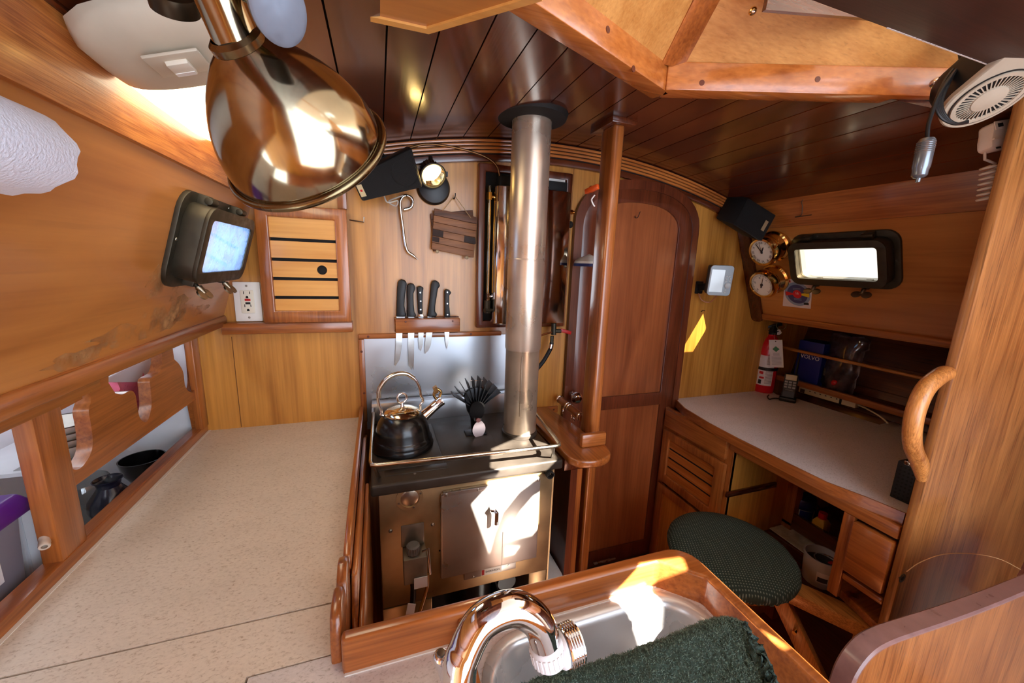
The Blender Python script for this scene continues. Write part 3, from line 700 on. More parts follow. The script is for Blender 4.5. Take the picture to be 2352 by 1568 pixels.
build('indicator', MB().obox(sp+nd*.0092+V(0,.016,0)+us*.0, us*.011, V(0,.004,0), nd*.0005), WHITE, sw)
# ------------------------------------------------------------------ paper towel
pt = thing('paper_towel_roll', 'white embossed paper towel roll hanging beside the port carlin', 'paper towel', (-.36,.45,1.55))
PAPER = mat('paper_towel', (226,230,244), .85, bump=.45, bscale=330)
XT = -.30
e = [pX(x,y,XT) for x, y in ((96,255),(150,308),(176,372),(166,415),(146,455))]
yE = sum(p.y for p in e)/5
zt, zb = pX(60,232,XT).z, pX(146,455,XT).z
cz = (zt+zb)/2; rr = (zt-zb)/2
PTY = yE-.035
def ringp(y, r, k): return V(-.335+r*math.cos(k)*1.0, y, cz+r*math.sin(k))
R = []
for y in [PTY-.28+.28*i/14 for i in range(15)]:
    R.append([V(-.325+.048*math.cos(-PI/2+2*PI*k/32), y, cz+rr*.97*math.sin(-PI/2+2*PI*k/32)) for k in range(32)])
build('roll', MB().loft(R), PAPER, pt)
sheet = []
for i in range(15):
    y = PTY-.28+.285*i/14+.004
    sheet.append([V(-.325+.051*math.cos(a), y+.004*math.sin(9*a), cz+rr*1.0*math.sin(a)) for a in [1.3-2.75*k/16 for k in range(17)]] + [V(-.325-.004,y,cz-rr*1.06)])
m = MB().loft(sheet, closed=False, cap=False)
build('loose_sheet', m, PAPER, pt)
build('core_rod', MB().cyl(V(-.325,PTY-.32,cz), V(-.325,PTY+.0,cz), .01), wood('teak','y'), pt)
# ------------------------------------------------------------------ things on the bulkhead
def spk(name, label, P, depth, side):
    c = sum(P, V(0,0,0))/4; t = thing(name, label, 'speaker', c, 'cabin speakers')
    d = Vector(depth); r = (P[1]-P[0]).normalized(); dn = (P[3]-P[0]).normalized(); n = -d.normalized()
    Q = [p+d for p in P]
    build('case', MB().hexa([Q[0],Q[1],Q[2],Q[3],P[0],P[1],P[2],P[3]]), mat('speaker_case', (16,16,17), .55), t, .006)
    g = [c+(p-c)*.95-d.normalized()*.001 for p in P]
    gd = d.normalized()*-.006
    build('grille', MB().hexa([g[0],g[1],g[2],g[3],g[0]+gd,g[1]+gd,g[2]+gd,g[3]+gd]), mat('speaker_grille', (24,25,27), .5, bump=1, bscale=900), t, .003)
    return t, c, r, dn, n
P = [pY(806,408,1.285), pY(945,338,1.285), pY(972,430,1.275), pY(832,463,1.275)]
t, c, r, dn, n = spk('cabin_speaker', 'black box speaker with a dented grille above the poker, beside the round lit spotlight', P, V(-.005,.06,.02), -1)
lg = P[3].lerp(P[2],.06)+(P[0]-P[3])*.40+V(0,-.0075,0)
u1 = (P[2]-P[3]).normalized(); v1 = (P[0]-P[3]).normalized()
build('badge', MB().obox(lg, u1*.0075, v1*.0175, u1.cross(v1)*.001), mat('gold_badge', (196,176,140), .3, .8), t)
build('badge_mark', MB().obox(lg+V(0,-.0013,0), u1*.003, v1*.003, u1.cross(v1)*.0004), RED, t)
dc = P[1].lerp(P[2],.55).lerp(c,.45)+V(0,-.007,0)
nn = u1.cross(v1); nn = nn if nn.y < 0 else -nn
build('cone_bulge', MB().lathe([(.038,0), (.037,.0016), (.02,.0026), (0,.003)], dc, nn, 32), mat('speaker_grille', (24,25,27), .5), t)
build('bracket', MB().tube([c+V(-.02,.06,.05), c+V(-.02,.07,.085), c+V(-.01,.09,.085)], .006, 8).box(c.x-.05, c.x+.03, BH-.03, BH, c.z+.075, c.z+.085), BLACKM, t)
w0 = P[3].lerp(P[2],.35)
build('wire', MB().tube(spline([w0+V(0,.04,.01), w0+V(.01,.03,-.012), w0+V(.04,.035,-.004), w0+V(.035,.05,-.018), w0+V(.015,.06,-.004), w0+V(.06,.08,.02)], 6), .0022, 8), mat('pale_wire', (196,190,178), .5), t)
P = [pY(1716,452,1.29), pY(1781,493,1.20), pY(1747,555,1.20), pY(1682,514,1.29)]
dv = pY(1675,442,1.375)-P[0]
t, c, r, dn, n = spk('cabin_speaker', 'black box speaker tilted above the brass clock', P, dv, 1)
u1 = (P[1]-P[0]).normalized(); v1 = (P[3]-P[0]).normalized(); n1 = u1.cross(v1); n1 = n1 if n1.y < 0 else -n1
build('badge', MB().obox(P[1].lerp(P[2],.52)-u1*.016+n1*.007, u1*.0065, v1*.022, n1*.0012), mat('gold_badge', (196,176,140), .3, .8), t)
build('bracket', MB().tube([c+dv*.6, c+dv*.8+V(.0,.0,.06), V(c.x+dv.x*.8, BH, c.z+.09)], .006, 8), BLACKM, t)
# spotlight
sc_ = pY(1000,412,BH)
st = thing('wall_spotlight', 'round black spotlight with a lit bulb on the bulkhead', 'spotlight', V(sc_.x,BH,sc_.z))
bc = V(pY(995,432,BH).x, BH, pY(995,432,BH).z)
build('base', MB().lathe([(.054,0), (.056,.008), (.050,.020), (.030,.026), (0,.027)], bc, (0,-1,0), 40), BLACK, st)
hc = pY(992,398,1.345); hd = V(.16,-.80,-.58).normalized()
build('head', MB().lathe([(.0,-.052), (.022,-.05), (.027,-.034), (.028,-.01), (.040,.012), (.043,.020), (.039,.020), (.032,.008)], hc, hd, 36), BLACK, st)
for k in range(18):
    a = 2*PI*k/18; u = hd.cross(V(1,0,0)).normalized(); w_ = hd.cross(u)
    rd_ = u*math.cos(a)+w_*math.sin(a)
    build('fin', MB().obox(hc+rd_*.029+hd*-.022, hd*.012, rd_*.003, hd.cross(rd_)*.0012), BLACK, st)
build('reflector', MB().lathe([(.036,.016), (.028,.006), (.012,-.004), (0,-.006)], hc, hd, 32), CHROME, st)
build('bulb', MB().ball(hc+hd*.006, .017, 16, .6, hd), mat('lit_bulb', (255,226,160), .3, emit=26), st)
lens = build('lens', MB().lathe([(.0375,.0165), (.02,.0195), (0,.0205)], hc, hd, 32), glass('spot_glass', (255,240,205), .1), st)
build('yoke', MB().tube([hc+V(.0,.02,.03), hc+V(0,.03,.055), V(hc.x,BH-.02,hc.z+.045), bc+V(0,-.02,.02)], .007, 8), BLACK, st)
build('clip', MB().box(hc.x+.043, hc.x+.050, hc.y-.012, hc.y+.0, hc.z-.006, hc.z+.008), BLACK, st)
# poker
Yk = BH-.022
pk = [pY(x,y,Yk) for x, y in ((928,481),(944,476),(948,462),(942,452),(930,449),(921,458),(919,474),(925,520),(931,562),(937,578),(948,586),(960,596))]
po = thing('stove_poker', 'chrome stove poker with a looped end hanging on the bulkhead', 'poker', pk[-1])
build('rod', MB().tube(spline(pk, 5), [.0048]*52+[.0040,.003,.0018,.0012], 12), mat('polished_rod', (206,202,196), .16, 1), po)
h0 = pY(932,452,BH)
hk = build('wall_hook', MB().tube([V(h0.x,BH,h0.z+.002), V(h0.x,BH-.026,h0.z-.001), V(h0.x,BH-.032,h0.z+.004)], .0017, 8), BLACKM); tag(hk, 'thin dark hook that holds up the chrome poker', 'hook')
# small bent hooks
a = pY(803,505,BH); b = pY(836,510,BH-.02); d = pY(836,498,BH-.02)
hk = build('wall_hook', MB().tube([V(a.x,BH,a.z), b, d], .0018, 8), mat('galvanised', (150,150,146), .35, 1)); tag(hk, 'bare bent wire hook beside the slatted cabinet', 'hook')
a = pY(976,456,BH); hk = build('wall_hook', MB().tube([V(a.x,BH,a.z), V(a.x,BH-.012,a.z), V(a.x,BH-.016,a.z+.012)], .0013, 8), STEEL); tag(hk, 'tiny steel cup hook below the spotlight', 'hook')
# hanging wooden trivets
nail = pY(1042,455,BH)
hk = build('wall_hook', MB().tube(spline([V(nail.x,BH,nail.z), V(nail.x,BH-.014,nail.z-.004), V(nail.x+.002,BH-.020,nail.z+.006), V(nail.x+.002,BH-.02,nail.z+.014)], 4), .0017, 8), BLACKM); tag(hk, 'dark hook with the twine of the trivets looped over it', 'hook')
def trivet(label, corners, y, dark):
    P = [pY(x, yy, y) for x, yy in corners]; t = thing('wooden_trivet', label, 'trivet', (P[2]+P[3])/2, 'trivets on the bulkhead')
    n = 6
    for i in range(n):
        f0, f1 = i/n, (i+1)/n-.006
        q_ = [P[0].lerp(P[3],f0), P[1].lerp(P[2],f0), P[1].lerp(P[2],f1), P[0].lerp(P[3],f1)]
        build('slat', MB().prism(q_, (0,.011,0)), wood('walnut' if i == 0 or dark else 'walnutlt','x'), t, .0012)
    return t, P
trivet('rear trivet peeping out from behind the charred one', ((989,490),(1086,482),(1094,560),(996,578)), BH-.016, True)
t, P = trivet('charred striped wooden trivet hung on twine in front of another', ((998,478),(1097,499),(1088,592),(991,572)), BH-.032, False)
BURN = mat('charred_wood', (50,36,32), .8, var=.3)
for (fa, fb, fu, fv) in ((.0,.24,.505,.66), (.73,1.0,.505,.66), (.0,.16,.68,.80)):
    a_ = lambda u, v: P[0].lerp(P[1],u).lerp(P[3].lerp(P[2],u),v)+V(0,-.0004,0)
    build('burn_mark', MB().prism([a_(fa,fu), a_(fb,fu), a_(fb,fv), a_(fa,fv)], (0,.0015,0)), BURN, t)
tw = [P[0].lerp(P[1],.18)+V(0,-.003,-.004), V(nail.x-.003,BH-.019,nail.z+.002), V(nail.x+.003,BH-.019,nail.z+.002), P[0].lerp(P[1],.84)+V(0,-.003,-.008)]
build('twine', MB().tube(tw, .0013, 8), mat('jute_twine', (164,136,98), .9), t)
for f in (.13,.83):
    p = P[3].lerp(P[2],f)+V(0,-.002,-.004); build('knot', MB().ball(p, .006, 8), mat('jute_pale', (176,158,128), .95, bump=1, bscale=300), t)
# ------------------------------------------------------------------ knife rack
Yr = 1.352
a, b = pY(908,731,Yr), pY(1057,731,Yr); zb = pY(1057,762,Yr).z
kr = thing('knife_rack', 'teak knife rack block screwed to the bulkhead above the steel splashback', 'knife rack', V((a.x+b.x)/2, BH, zb))
build('block', MB().box(a.x, b.x, Yr, BH-.020, zb, a.z-.002).box(a.x, b.x, BH-.008, BH, zb, a.z-.002).box(a.x, a.x+.010, BH-.020, BH-.008, zb, a.z-.002).box(b.x-.010, b.x, BH-.020, BH-.008, zb, a.z-.002), wood('teak','x'), kr, .003)
for f in (.15,.88): build('screw', MB().lathe([(.0036,0), (.003,.0008), (0,.001)], V(a.x+(b.x-a.x)*f, Yr, a.z-.012), (0,-1,0), 14), PLUG, kr)
BL = mat('knife_steel', (200,200,198), .18, 1); KB = mat('knife_handle', (18,18,20), .45)
Yn = BH-.014
def knife(label, hpts, bpts, riv=(), bolster=False):
    H = [pY(x,y,Yn) for x, y in hpts]; B = [pY(x,y,Yn) for x, y in bpts]
    t = thing('kitchen_knife', label, 'knife', V(sum(p.x for p in H)/len(H), Yn, zb), 'knives in the teak rack')
    build('handle', MB().prism([p+V(0,-.009,0) for p in H], (0,.018,0)), KB, t, .0045)
    build('blade', MB().prism([p+V(0,-.0011,0) for p in B], (0,.0022,0)), BL, t)
    for x, y in riv: build('rivet', MB().lathe([(.0028,0), (.0022,.0008), (0,.001)], pY(x,y,Yn)+V(0,-.009,0), (0,-1,0), 14), CHROME, t)
    if bolster: build('bolster', MB().prism([p+V(0,-.008,0) for p in [pY(x,y,Yn) for x, y in bolster]], (0,.016,0)), CHROME, t, .002)
zk = lambda l: [(800+x/3.267, 600+y/3.267) for x, y in l]
knife('bread knife with the broad black handle, first in the rack', zk([(358,415),(362,300),(366,200),(372,150),(395,133),(425,140),(440,165),(434,190),(425,250),(420,330),(428,380),(436,398),(428,416)]), zk([(362,410),(425,410),(405,535),(402,640),(385,740),(352,785),(346,780),(356,640)]))
knife('cheese knife with the forked tip, second in the rack', zk([(440,416),(443,330),(440,230),(442,180),(460,163),(488,166),(502,190),(500,210),(488,240),(490,320),(496,380),(510,400),(505,416)]), zk([(450,410),(494,410),(494,700),(490,818),(480,790),(472,815),(462,792),(452,780),(448,640)]))
knife('steak knife with three silver rivets and a bolster, middle of the rack', zk([(524,392),(520,300),(515,190),(540,185),(565,195),(558,230),(556,320),(558,392)]), zk([(528,410),(562,410),(566,535),(560,620),(545,674),(532,660),(525,600)]), zk([(538,233),(541,297),(541,360)]), zk([(524,394),(558,394),(568,416),(528,416)]))
knife('chef knife leaning left, fourth in the rack', zk([(592,415),(598,370),(610,280),(618,180),(628,148),(655,140),(680,158),(688,188),(672,200),(666,240),(652,330),(650,375),(668,395),(655,418)]), zk([(596,410),(648,410),(630,535),(620,625),(600,670),(574,694),(572,640),(584,540)]))
knife('small paring knife with riveted black handle, last in the rack', zk([(722,416),(722,330),(722,220),(735,207),(755,212),(770,232),(765,245),(756,250),(755,330),(764,416)]), zk([(726,410),(760,410),(757,535),(752,610),(740,662),(728,600),(722,535)]), zk([(740,230),(740,315),(741,398)]))
# ------------------------------------------------------------------ steel splashback with a teak edge
sb_ = thing('steel_splashback', 'brushed steel splashback with a teak edging behind the stove', 'splashback', (.28,BH,.92))
SPL = mat('splash_steel', (186,192,200), .3, .8, var=.08, vscale=4)
build('sheet', MB().box(-.055, .70, BH-.006, BH, .90, 1.236), SPL, sb_)
build('edging', MB().box(-.072, .44, BH-.014, BH, 1.233, 1.250), wood('teak','x'), sb_, .003)
build('edging', MB().box(-.072, -.053, BH-.0141, BH, .93, 1.233), wood('teak','z'), sb_, .003)
build('edging', MB().box(.50, .70, BH-.014, BH, .895, .925), wood('teak','x'), sb_, .003)
for x, z in ((-.04,1.242), (.32,1.242), (-.063,1.19), (-.060,1.04), (.57,.91), (.68,.91)): build('screw', MB().lathe([(.0042,0), (.0035,.0008), (0,.001)], V(x,BH-.0141,z), (0,-1,0), 14), PLUG, sb_)
struct('wall_forward_panel', MB().box(.505, .712, BH-.008, BH-.0065, .925, 1.262), wood('maple','z'))
# ------------------------------------------------------------------ diesel day tank in its frame
fx0, fx1, fz0, fz1 = .338, .700, 1.266, 1.842
tk = thing('day_tank', 'polished steel day tank in a mahogany frame behind the stovepipe', 'tank', ((fx0+fx1)/2, BH, fz0))
fr = lambda a0, a1, c0, c1, y: [V(a0,y,c0), V(a1,y,c0), V(a1,y,c1), V(a0,y,c1)]
build('frame', MB().prism(fr(fx0,fx1,fz0,fz1,BH-.001), (0,-.022,0), [fr(fx0+.026,fx1-.026,fz0+.026,fz1-.026,BH-.001)]), wood('mahog','z'), tk, .005)
build('recess', MB().box(fx0+.02, fx1-.02, BH-.004, BH-.0012, fz0+.02, fz1-.02), VOID, tk)
TS = mat('tank_steel', (224,220,216), .09, 1, var=.08, vscale=6)
prof = [V(.405,BH-.004,1.288), V(.385,1.355,1.288), V(.392,1.318,1.288), V(.44,1.305,1.288), V(.63,1.305,1.288), V(.668,1.318,1.288), V(.672,1.36,1.288), V(.66,BH-.004,1.288)]
build('tank_body', MB().prism(prof, (0,0,.475)), TS, tk, .004)
build('tank_top', MB().prism([V(.405,BH-.004,1.763), V(.40,1.33,1.763), V(.655,1.33,1.763), V(.66,BH-.004,1.763)], (0,0,.035)), BLACKM, tk, .003)
build('top_label', MB().box(.60, .665, 1.372, 1.3745, 1.800, 1.815), WHITE, tk)
build('sight_glass', MB().cyl(V(.372,1.355,1.335), V(.372,1.355,1.765), .006, seg=14), glass('sight_glass', (235,222,170), .4), tk)
build('sight_rod', MB().cyl(V(.377,1.362,1.345), V(.377,1.362,1.75), .0025), BRASS, tk)
for z in (1.73, 1.385): build('fitting', MB().cyl(V(.372,1.355,z-.012), V(.372,1.355,z+.012), .011, seg=6).cyl(V(.372,1.355,z), V(.392,1.36,z), .006), BRASS if z > 1.5 else CHROME, tk)
build('drain_fitting', MB().cyl(V(.372,1.355,1.325), V(.372,1.355,1.37), .012, seg=8).cyl(V(.360,1.345,1.335), V(.392,1.36,1.335), .008), BRONZE, tk)
for z in (1.70,): build('side_fitting', MB().cyl(V(.668,1.35,z), V(.690,1.35,z), .010, seg=6).cyl(V(.690,1.35,z), V(.697,1.35,z), .007), BRASS, tk)
build('side_knob', MB().ball(V(.684,1.345,1.655), .010, 12, 1.3).cyl(V(.668,1.35,1.655), V(.684,1.345,1.655), .005), BLACKM, tk)
v0 = pY(1272,742,1.33)
build('valve_body', MB().cyl(v0+V(0,0,.02), v0+V(.002,0,-.045), .010, seg=10).cyl(v0+V(-.004,0,-.050), v0+V(-.004,0,-.075), .007, seg=8).cyl(v0+V(0,0,-.03), v0+V(.030,-.004,-.03), .008), BRONZE, tk)
build('valve_lever', MB().bar(v0+V(.026,-.006,-.026), v0+V(.072,-.010,-.038), .005, .014), RED, tk, .002)
build('hose', MB().tube(spline([v0+V(-.004,0,-.075), v0+V(-.008,0,-.10), v0+V(-.03,.01,-.15), v0+V(-.055,.02,-.19), v0+V(-.075,.03,-.24)], 6), .008, 12), BLACK, tk)
build('hose_clamp', MB().cyl(v0+V(-.0055,0,-.082), v0+V(-.009,0,-.098), .0092), CHROME, tk)
build('copper_line', MB().tube(spline([v0+V(-.006,0,-.035), v0+V(-.04,.02,-.05), v0+V(-.075,.03,-.08)], 6), .0035, 10), mat('copper', (150,90,60), .3, 1), tk)
cpts = [pY(905,348,BH-.01), pY(945,338,BH-.026), pY(985,331,BH-.030), pY(1050,340,BH-.03), pY(1110,358,BH-.03), pY(1140,380,BH-.03), pY(1148,408,BH-.03), pY(1146,425,BH-.03)]
tb = build('vent_tube', MB().tube(spline(cpts, 6), .0038, 10), mat('copper_tube', (112,78,48), .35, .9)); tag(tb, 'thin copper vent tube curving down from the arch to the tank', 'tube')
# ------------------------------------------------------------------ post, clip, shelf beside the stove
pp0 = V(.70, 1.115, 0)
ps = thing('cabin_post', 'varnished teak post standing between the stove and the arched door', 'post', pp0)
zt = ceil_z(.70)
build('shaft', MB().box(.678, .716, 1.085, 1.16, 0, zt-.012), wood('teak','z'), ps, .010, seg=3)
build('cap_block', MB().box(.660, .745, 1.07, 1.20, zt-.016, zt+.002), wood('teakdk','y'), ps, .003)
kk = pY(1372,432,1.12)
oc_ = thing('orange_clip', 'orange plastic clip fixed on the upper post', 'clip', kk)
build('body', MB().bar(pY(1345,441,1.14), pY(1374,428,1.09), .012, .016), mat('orange_plastic', (206,80,24), .35), oc_, .003)
build('band', MB().bar(pY(1357,436,1.125), pY(1362,433,1.115), .0135, .0175), mat('orange_dark', (140,56,20), .5), oc_)
build('white_hook', MB().tube(spline([pY(1366,448,1.12), pY(1359,458,1.12), pY(1362,468,1.12), pY(1366,474,1.12)], 5), .0022, 8), WHITE, oc_)
a, b = pY(1324,610,1.20), pY(1357,606,1.16)
cp = thing('sailor_cap', 'white cap with a navy band hanging behind the post', 'cap', a)
cc = V(.74,1.30,a.z)
cc = pY(1352,608,1.28)
build('crown', MB().lathe([(.054,.004), (.052,.012), (.036,.024), (.016,.032), (0,.04)], cc, seg=28), mat('white_cloth', (226,222,210), .8), cp)
build('band', MB().lathe([(.0,-.006), (.055,-.006), (.055,.004), (0,.004)], cc, seg=28), mat('navy_band', (28,38,92), .6), cp)
# side shelf
sh = thing('side_shelf', 'rounded teak shelf projecting beside the stove below the post', 'shelf', (.58,1.1,.90))
zz = .93
ol = [V(.535,BH-.015,0), V(.645,BH-.015,0), V(.674,1.17,0), V(.676,1.081,0), V(.694,1.079,0)] + spline([V(.694,1.02,0), V(.676,.955,0), V(.62,.925,0), V(.56,.935,0), V(.535,.965,0)], 6)
build('board', MB().prism([V(p.x,p.y,zz-.026) for p in ol], (0,0,.026)), wood('teak','y'), sh, .008, seg=3)
build('divider', MB().box(.600, .690, 1.005, 1.026, zz, zz+.045), wood('teak','x'), sh, .006)
build('support', MB().box(.55, .60, 1.02, BH-.015, zz-.08, zz-.026), wood('teakdk','y'), sh, .003)
# dark partition and boards below the shelf
struct('wall_stove_partition', MB().box(.575, .60, 1.02, BH, .03, zz-.08), wood('mahog','z'))
struct('trim_15', MB().box(.600, .618, 1.02, 1.06, .03, zz-.08), wood('teak','z'))
wb = build('white_step_box', MB().box(.493, .572, 1.0, 1.36, 0, .47), mat('gelcoat', (196,192,190), .5, var=.1), bev=.02); tag(wb, 'white moulded box standing on the sole at the right side of the stove', 'box')
# rail with rings, running from the door casing to the post
rl = thing('towel_rail', 'short round teak rail with chrome rings beside the door knob', 'rail', (.69,1.2,.96))
ra, rb = pX(1284,915,.69), pX(1338,960,.69)
build('rod', MB().cyl(ra, rb, .0145, seg=20), wood('mahogp','y'), rl, .001)
CB = mat('chrome_ring', (230,228,226), .08, 1)
dr_ = (rb-ra)
for f in (.05, .42, .50, .93):
    p = ra+dr_*f; build('band', MB().lathe([(.0145,-.003), (.0162,-.002), (.0162,.002), (.0145,.003)], p, dr_, 24), CB, rl)
for f, dx in ((.30,-.008), (.62,-.004), (.68,0)):
    p = ra+dr_*f+V(dx,0,-.028); build('ring', MB().tube(circ(p, V(.35,.9,0).normalized(), (0,0,1), .0125, 20), .0014, 8, closed=True), CB, rl)
# ------------------------------------------------------------------ diesel stove
SV_ = thing('galley_stove', 'steel galley stove with a blackened cooktop, rail and square door', 'stove', (.235,1.17,0))
SB = mat('stove_steel', (188,162,120), .36, .75, var=.45, vscale=8)
SD = mat('stove_door_steel', (192,186,178), .30, .75, var=.18, vscale=8)
IRON = mat('cooktop_iron', (70,62,54), .40, .35, var=.5, vscale=12)
ST = .94; YF = .962
build('body', MB().box(-.018, .482, YF, 1.385, .548, ST-.034), SB, SV_, .004)
build('base_skirt', MB().box(-.018, .118, YF, 1.385, .10, .546), SB, SV_, .003); build('base_skirt', MB().box(.42, .482, YF+.004, 1.385, .10, .546), SB, SV_, .003)
build('base_void', MB().box(.119, .419, YF+.14, 1.385, .10, .546), VOID, SV_)
build('burner_pot', MB().cyl(V(.27,1.05,.20), V(.27,1.05,.54), .05).cyl(V(.36,1.0,.50), V(.36,1.09,.50), .03).cyl(V(.33,.99,.44), V(.33,1.09,.44), .012), mat('sooty_iron', (20,19,18), .5, .4), SV_)
for x, y in ((.0,.98), (.46,.98), (.0,1.36), (.46,1.36)): build('foot', MB().cyl(V(x,y,0), V(x,y,.10), .018), IRON, SV_)
top = build('cooktop', MB().box(-.036, .505, YF-.018, 1.385, ST-.034, ST-.002), IRON, SV_, .007, seg=3)
# loose plates separated by seams
xs1 = pZ(1000,1005,ST).x; yb1 = pZ(1016,1062,ST).y
for a in ((-.022,xs1,yb1+.002,1.30), (xs1+.003,.34,1.02,1.30), (-.0,xs1+.008,.985,yb1-.001)):
    build('hot_plate', MB().box(a[0], a[1], a[2], a[3], ST-.004, ST-.0005), IRON, SV_, .001)
build('edge_screw', MB().lathe([(.004,0), (.003,.0012), (0,.0015)], pZ(953,1087,ST-.002), seg=12), SCREW, SV_)
build('back_guard', MB().box(-.036, .505, 1.345, 1.352, ST-.003, 1.012).box(-.036, .505, 1.352, 1.385, 1.004, 1.012).box(-.036, -.030, 1.30, 1.352, ST-.003, 1.0), SPL, SV_, .001)
# fiddle rail
RZ = .996
rp = [V(-.028,1.345,.975), V(-.030,1.30,RZ), V(-.033,.965,RZ), V(-.030,.948,RZ), V(-.018,.943,RZ), V(.462,.922,RZ), V(.478,.926,RZ), V(.484,.94,RZ), V(.512,1.25,RZ), V(.512,1.345,.985)]
rail = build('sea_rail', MB().tube(rp, .0056, 12), mat('rail_steel', (206,196,176), .2, 1, var=.15), SV_)
for a, b in ((V(-.026,.948,RZ), V(-.014,.985,ST-.004)), (V(.46,.924,RZ), V(.475,.965,ST-.004)), (V(.51,1.2,RZ), V(.50,1.2,ST-.004))):
    build('rail_post', MB().tube([a, a.lerp(b,.5)+V(0,-.004,0), b], .004, 10), SCREW, SV_)
# oven door
Yd = YF-.014
dq = [pY(x,y,Yd) for x, y in ((1011,1137),(1241,1104),(1234,1284),(1015,1327))]
x0, x1 = (dq[0].x+dq[3].x)/2, (dq[1].x+dq[2].x)/2; z1, z0 = (dq[0].z+dq[1].z)/2, (dq[2].z+dq[3].z)/2
dk = build('oven_door', MB().box(x0, x1, Yd, YF+.001, z0, z1), SD, SV_, .004)
xs = pY(1154,1250,Yd).x
build('panel_seam', MB().box(xs-.0008, xs+.0008, Yd-.0005, Yd, z0+.004, z0+.115), mat('dull_seam', (120,114,106), .5, 1), dk)
build('hinge_strip', MB().box(x0+.006, x1-.004, Yd-.002, YF-.004, z1-.004, z1+.008), SD, dk, .001)
for f in (.05,.35,.97): build('screw', MB().lathe([(.0042,0), (.003,.001), (0,.0014)], V(x0+(x1-x0)*f, Yd-.002, z1+.002), (0,-1,0), 14), SCREW, dk)
hp_ = pY(1128,1163,Yd)
h = build('door_handle', MB().cyl(hp_, hp_+V(0,-.018,0), .006).tube([hp_+V(-.004,-.018,.001), hp_+V(.004,-.024,.003), hp_+V(.009,-.026,-.004), hp_+V(.009,-.026,-.040)], [.005,.0055,.006,.006], 12), CHROME, dk)
# name plate
a, b = pY(1066,1322,YF), pY(1184,1292,YF)
npl = build('name_plate', MB().box(a.x, b.x, YF-.004, YF, a.z-.012, b.z+.008), SD, SV_, .001)
pc = V((a.x+b.x)/2+.002, YF-.0042, (a.z+b.z)/2-.002)
build('plate_face', MB().box(pc.x-.032, pc.x+.032, pc.y-.0004, pc.y, pc.z-.011, pc.z+.011), mat('plate_grey', (196,190,180), .4, .5), npl)
build('plate_mark', MB().box(pc.x-.030, pc.x-.022, pc.y-.0008, pc.y-.0003, pc.z-.009, pc.z+.009), RED, npl)
text('plate_lettering', 'DICKINSON', .0082, (pc.x+.004,pc.y-.0006,pc.z), (1,0,0), (0,0,1), mat('print_black', (30,30,34), .7), npl)
for s in (-1,1): build('screw', MB().lathe([(.0035,0), (.0028,.001), (0,.0012)], V(pc.x+s*.055, YF-.004, pc.z+s*.006), (0,-1,0), 14), SCREW, npl)
# round draught cover with four screws
rc = pY(941,1143,YF)
rg = build('draught_cover', MB().lathe([(.0355,0), (.0355,.003), (.026,.0035), (.0255,.0015), (0,.0025)], rc, (0,-1,0), 40), SB, SV_)
build('cover_lens', MB().lathe([(.0235,.0018), (.020,.0036), (0,.0042)], rc, (0,-1,0), 32), mat('pale_metal', (206,196,176), .3, 1, var=.2), rg)
for k in range(4):
    p = rc+V(.030*math.cos(PI/2*k+.35), -.0035, .030*math.sin(PI/2*k+.35)); build('screw', MB().lathe([(.0032,0), (.0025,.001), (0,.0012)], p, (0,-1,0), 12), SCREW, rg)
for px, py in ((897,1219),(994,1204)): build('stud', MB().ball(pY(px,py,YF), .0055, 12, .7, (0,-1,0)), SCREW, SV_)
build('pin_hole', MB().lathe([(.003,.0002), (0,.0003)], pY(1010,1264,YF), (0,-1,0), 12), VOID, SV_)
# fuel metering valve
m0 = pY(953,1290,YF-.03)
mv = build('metering_valve', MB().box(m0.x-.030, m0.x+.030, YF-.055, YF, m0.z-.045, m0.z+.030).box(m0.x-.033, m0.x+.028, YF-.003, YF, m0.z+.03, m0.z+.095), mat('cast_grey', (140,134,124), .45, .8, var=.25), SV_, .003)
kb = V(m0.x-.004, YF-.034, m0.z+.033)
km = MB()
km.lathe([(0,0), (.017,.001), (.017,.022), (.013,.026), (0,.026)], kb, seg=32)
for k in range(20):
    a = 2*PI*k/20; km.box(kb.x+.0168*math.cos(a)-.0012, kb.x+.0168*math.cos(a)+.0012, kb.y+.0168*math.sin(a)-.0012, kb.y+.0168*math.sin(a)+.0012, kb.z+.002, kb.z+.022)
build('ribbed_knob', km, mat('grey_knob', (104,104,104), .5), mv, weld=False)
build('lever_arm', MB().tube([V(m0.x+.02,YF-.04,m0.z+.035), V(m0.x+.034,YF-.045,m0.z+.045), V(m0.x+.034,YF-.05,m0.z+.02), V(m0.x+.038,YF-.05,m0.z-.03)], .0035, 10), CHROME, mv)
build('white_tag', MB().box(m0.x-.005, m0.x+.030, YF-.058, YF-.056, m0.z-.060, m0.z-.028), mat('white_label', (226,226,232), .6), mv)
build('black_hose', MB().tube(spline([V(m0.x-.008,YF-.04,m0.z-.045), V(m0.x-.006,YF-.04,m0.z-.075), V(m0.x-.01,YF-.045,m0.z-.12), V(m0.x-.02,YF-.05,m0.z-.20)], 6), .0075, 12), BLACK, mv)
build('amber_hose', MB().tube(spline([V(m0.x+.030,YF-.05,m0.z-.03), V(m0.x+.031,YF-.05,m0.z-.06), V(m0.x+.022,YF-.05,m0.z-.10), V(m0.x+.0,YF-.06,m0.z-.16), V(m0.x-.02,YF-.07,m0.z-.22)], 6), .005, 12), mat('amber_hose', (170,110,36), .2, trans=.3, coat=.5), mv)
tgp = pY(948,1400,YF-.07)
build('hose_tag', MB().prism([tgp+V(-.02,0,-.02), tgp+V(.0,-.004,-.024), tgp+V(.008,-.004,.02), tgp+V(-.012,0,.024)], (0,-.0008,0)), mat('white_label', (226,226,232), .6), mv)
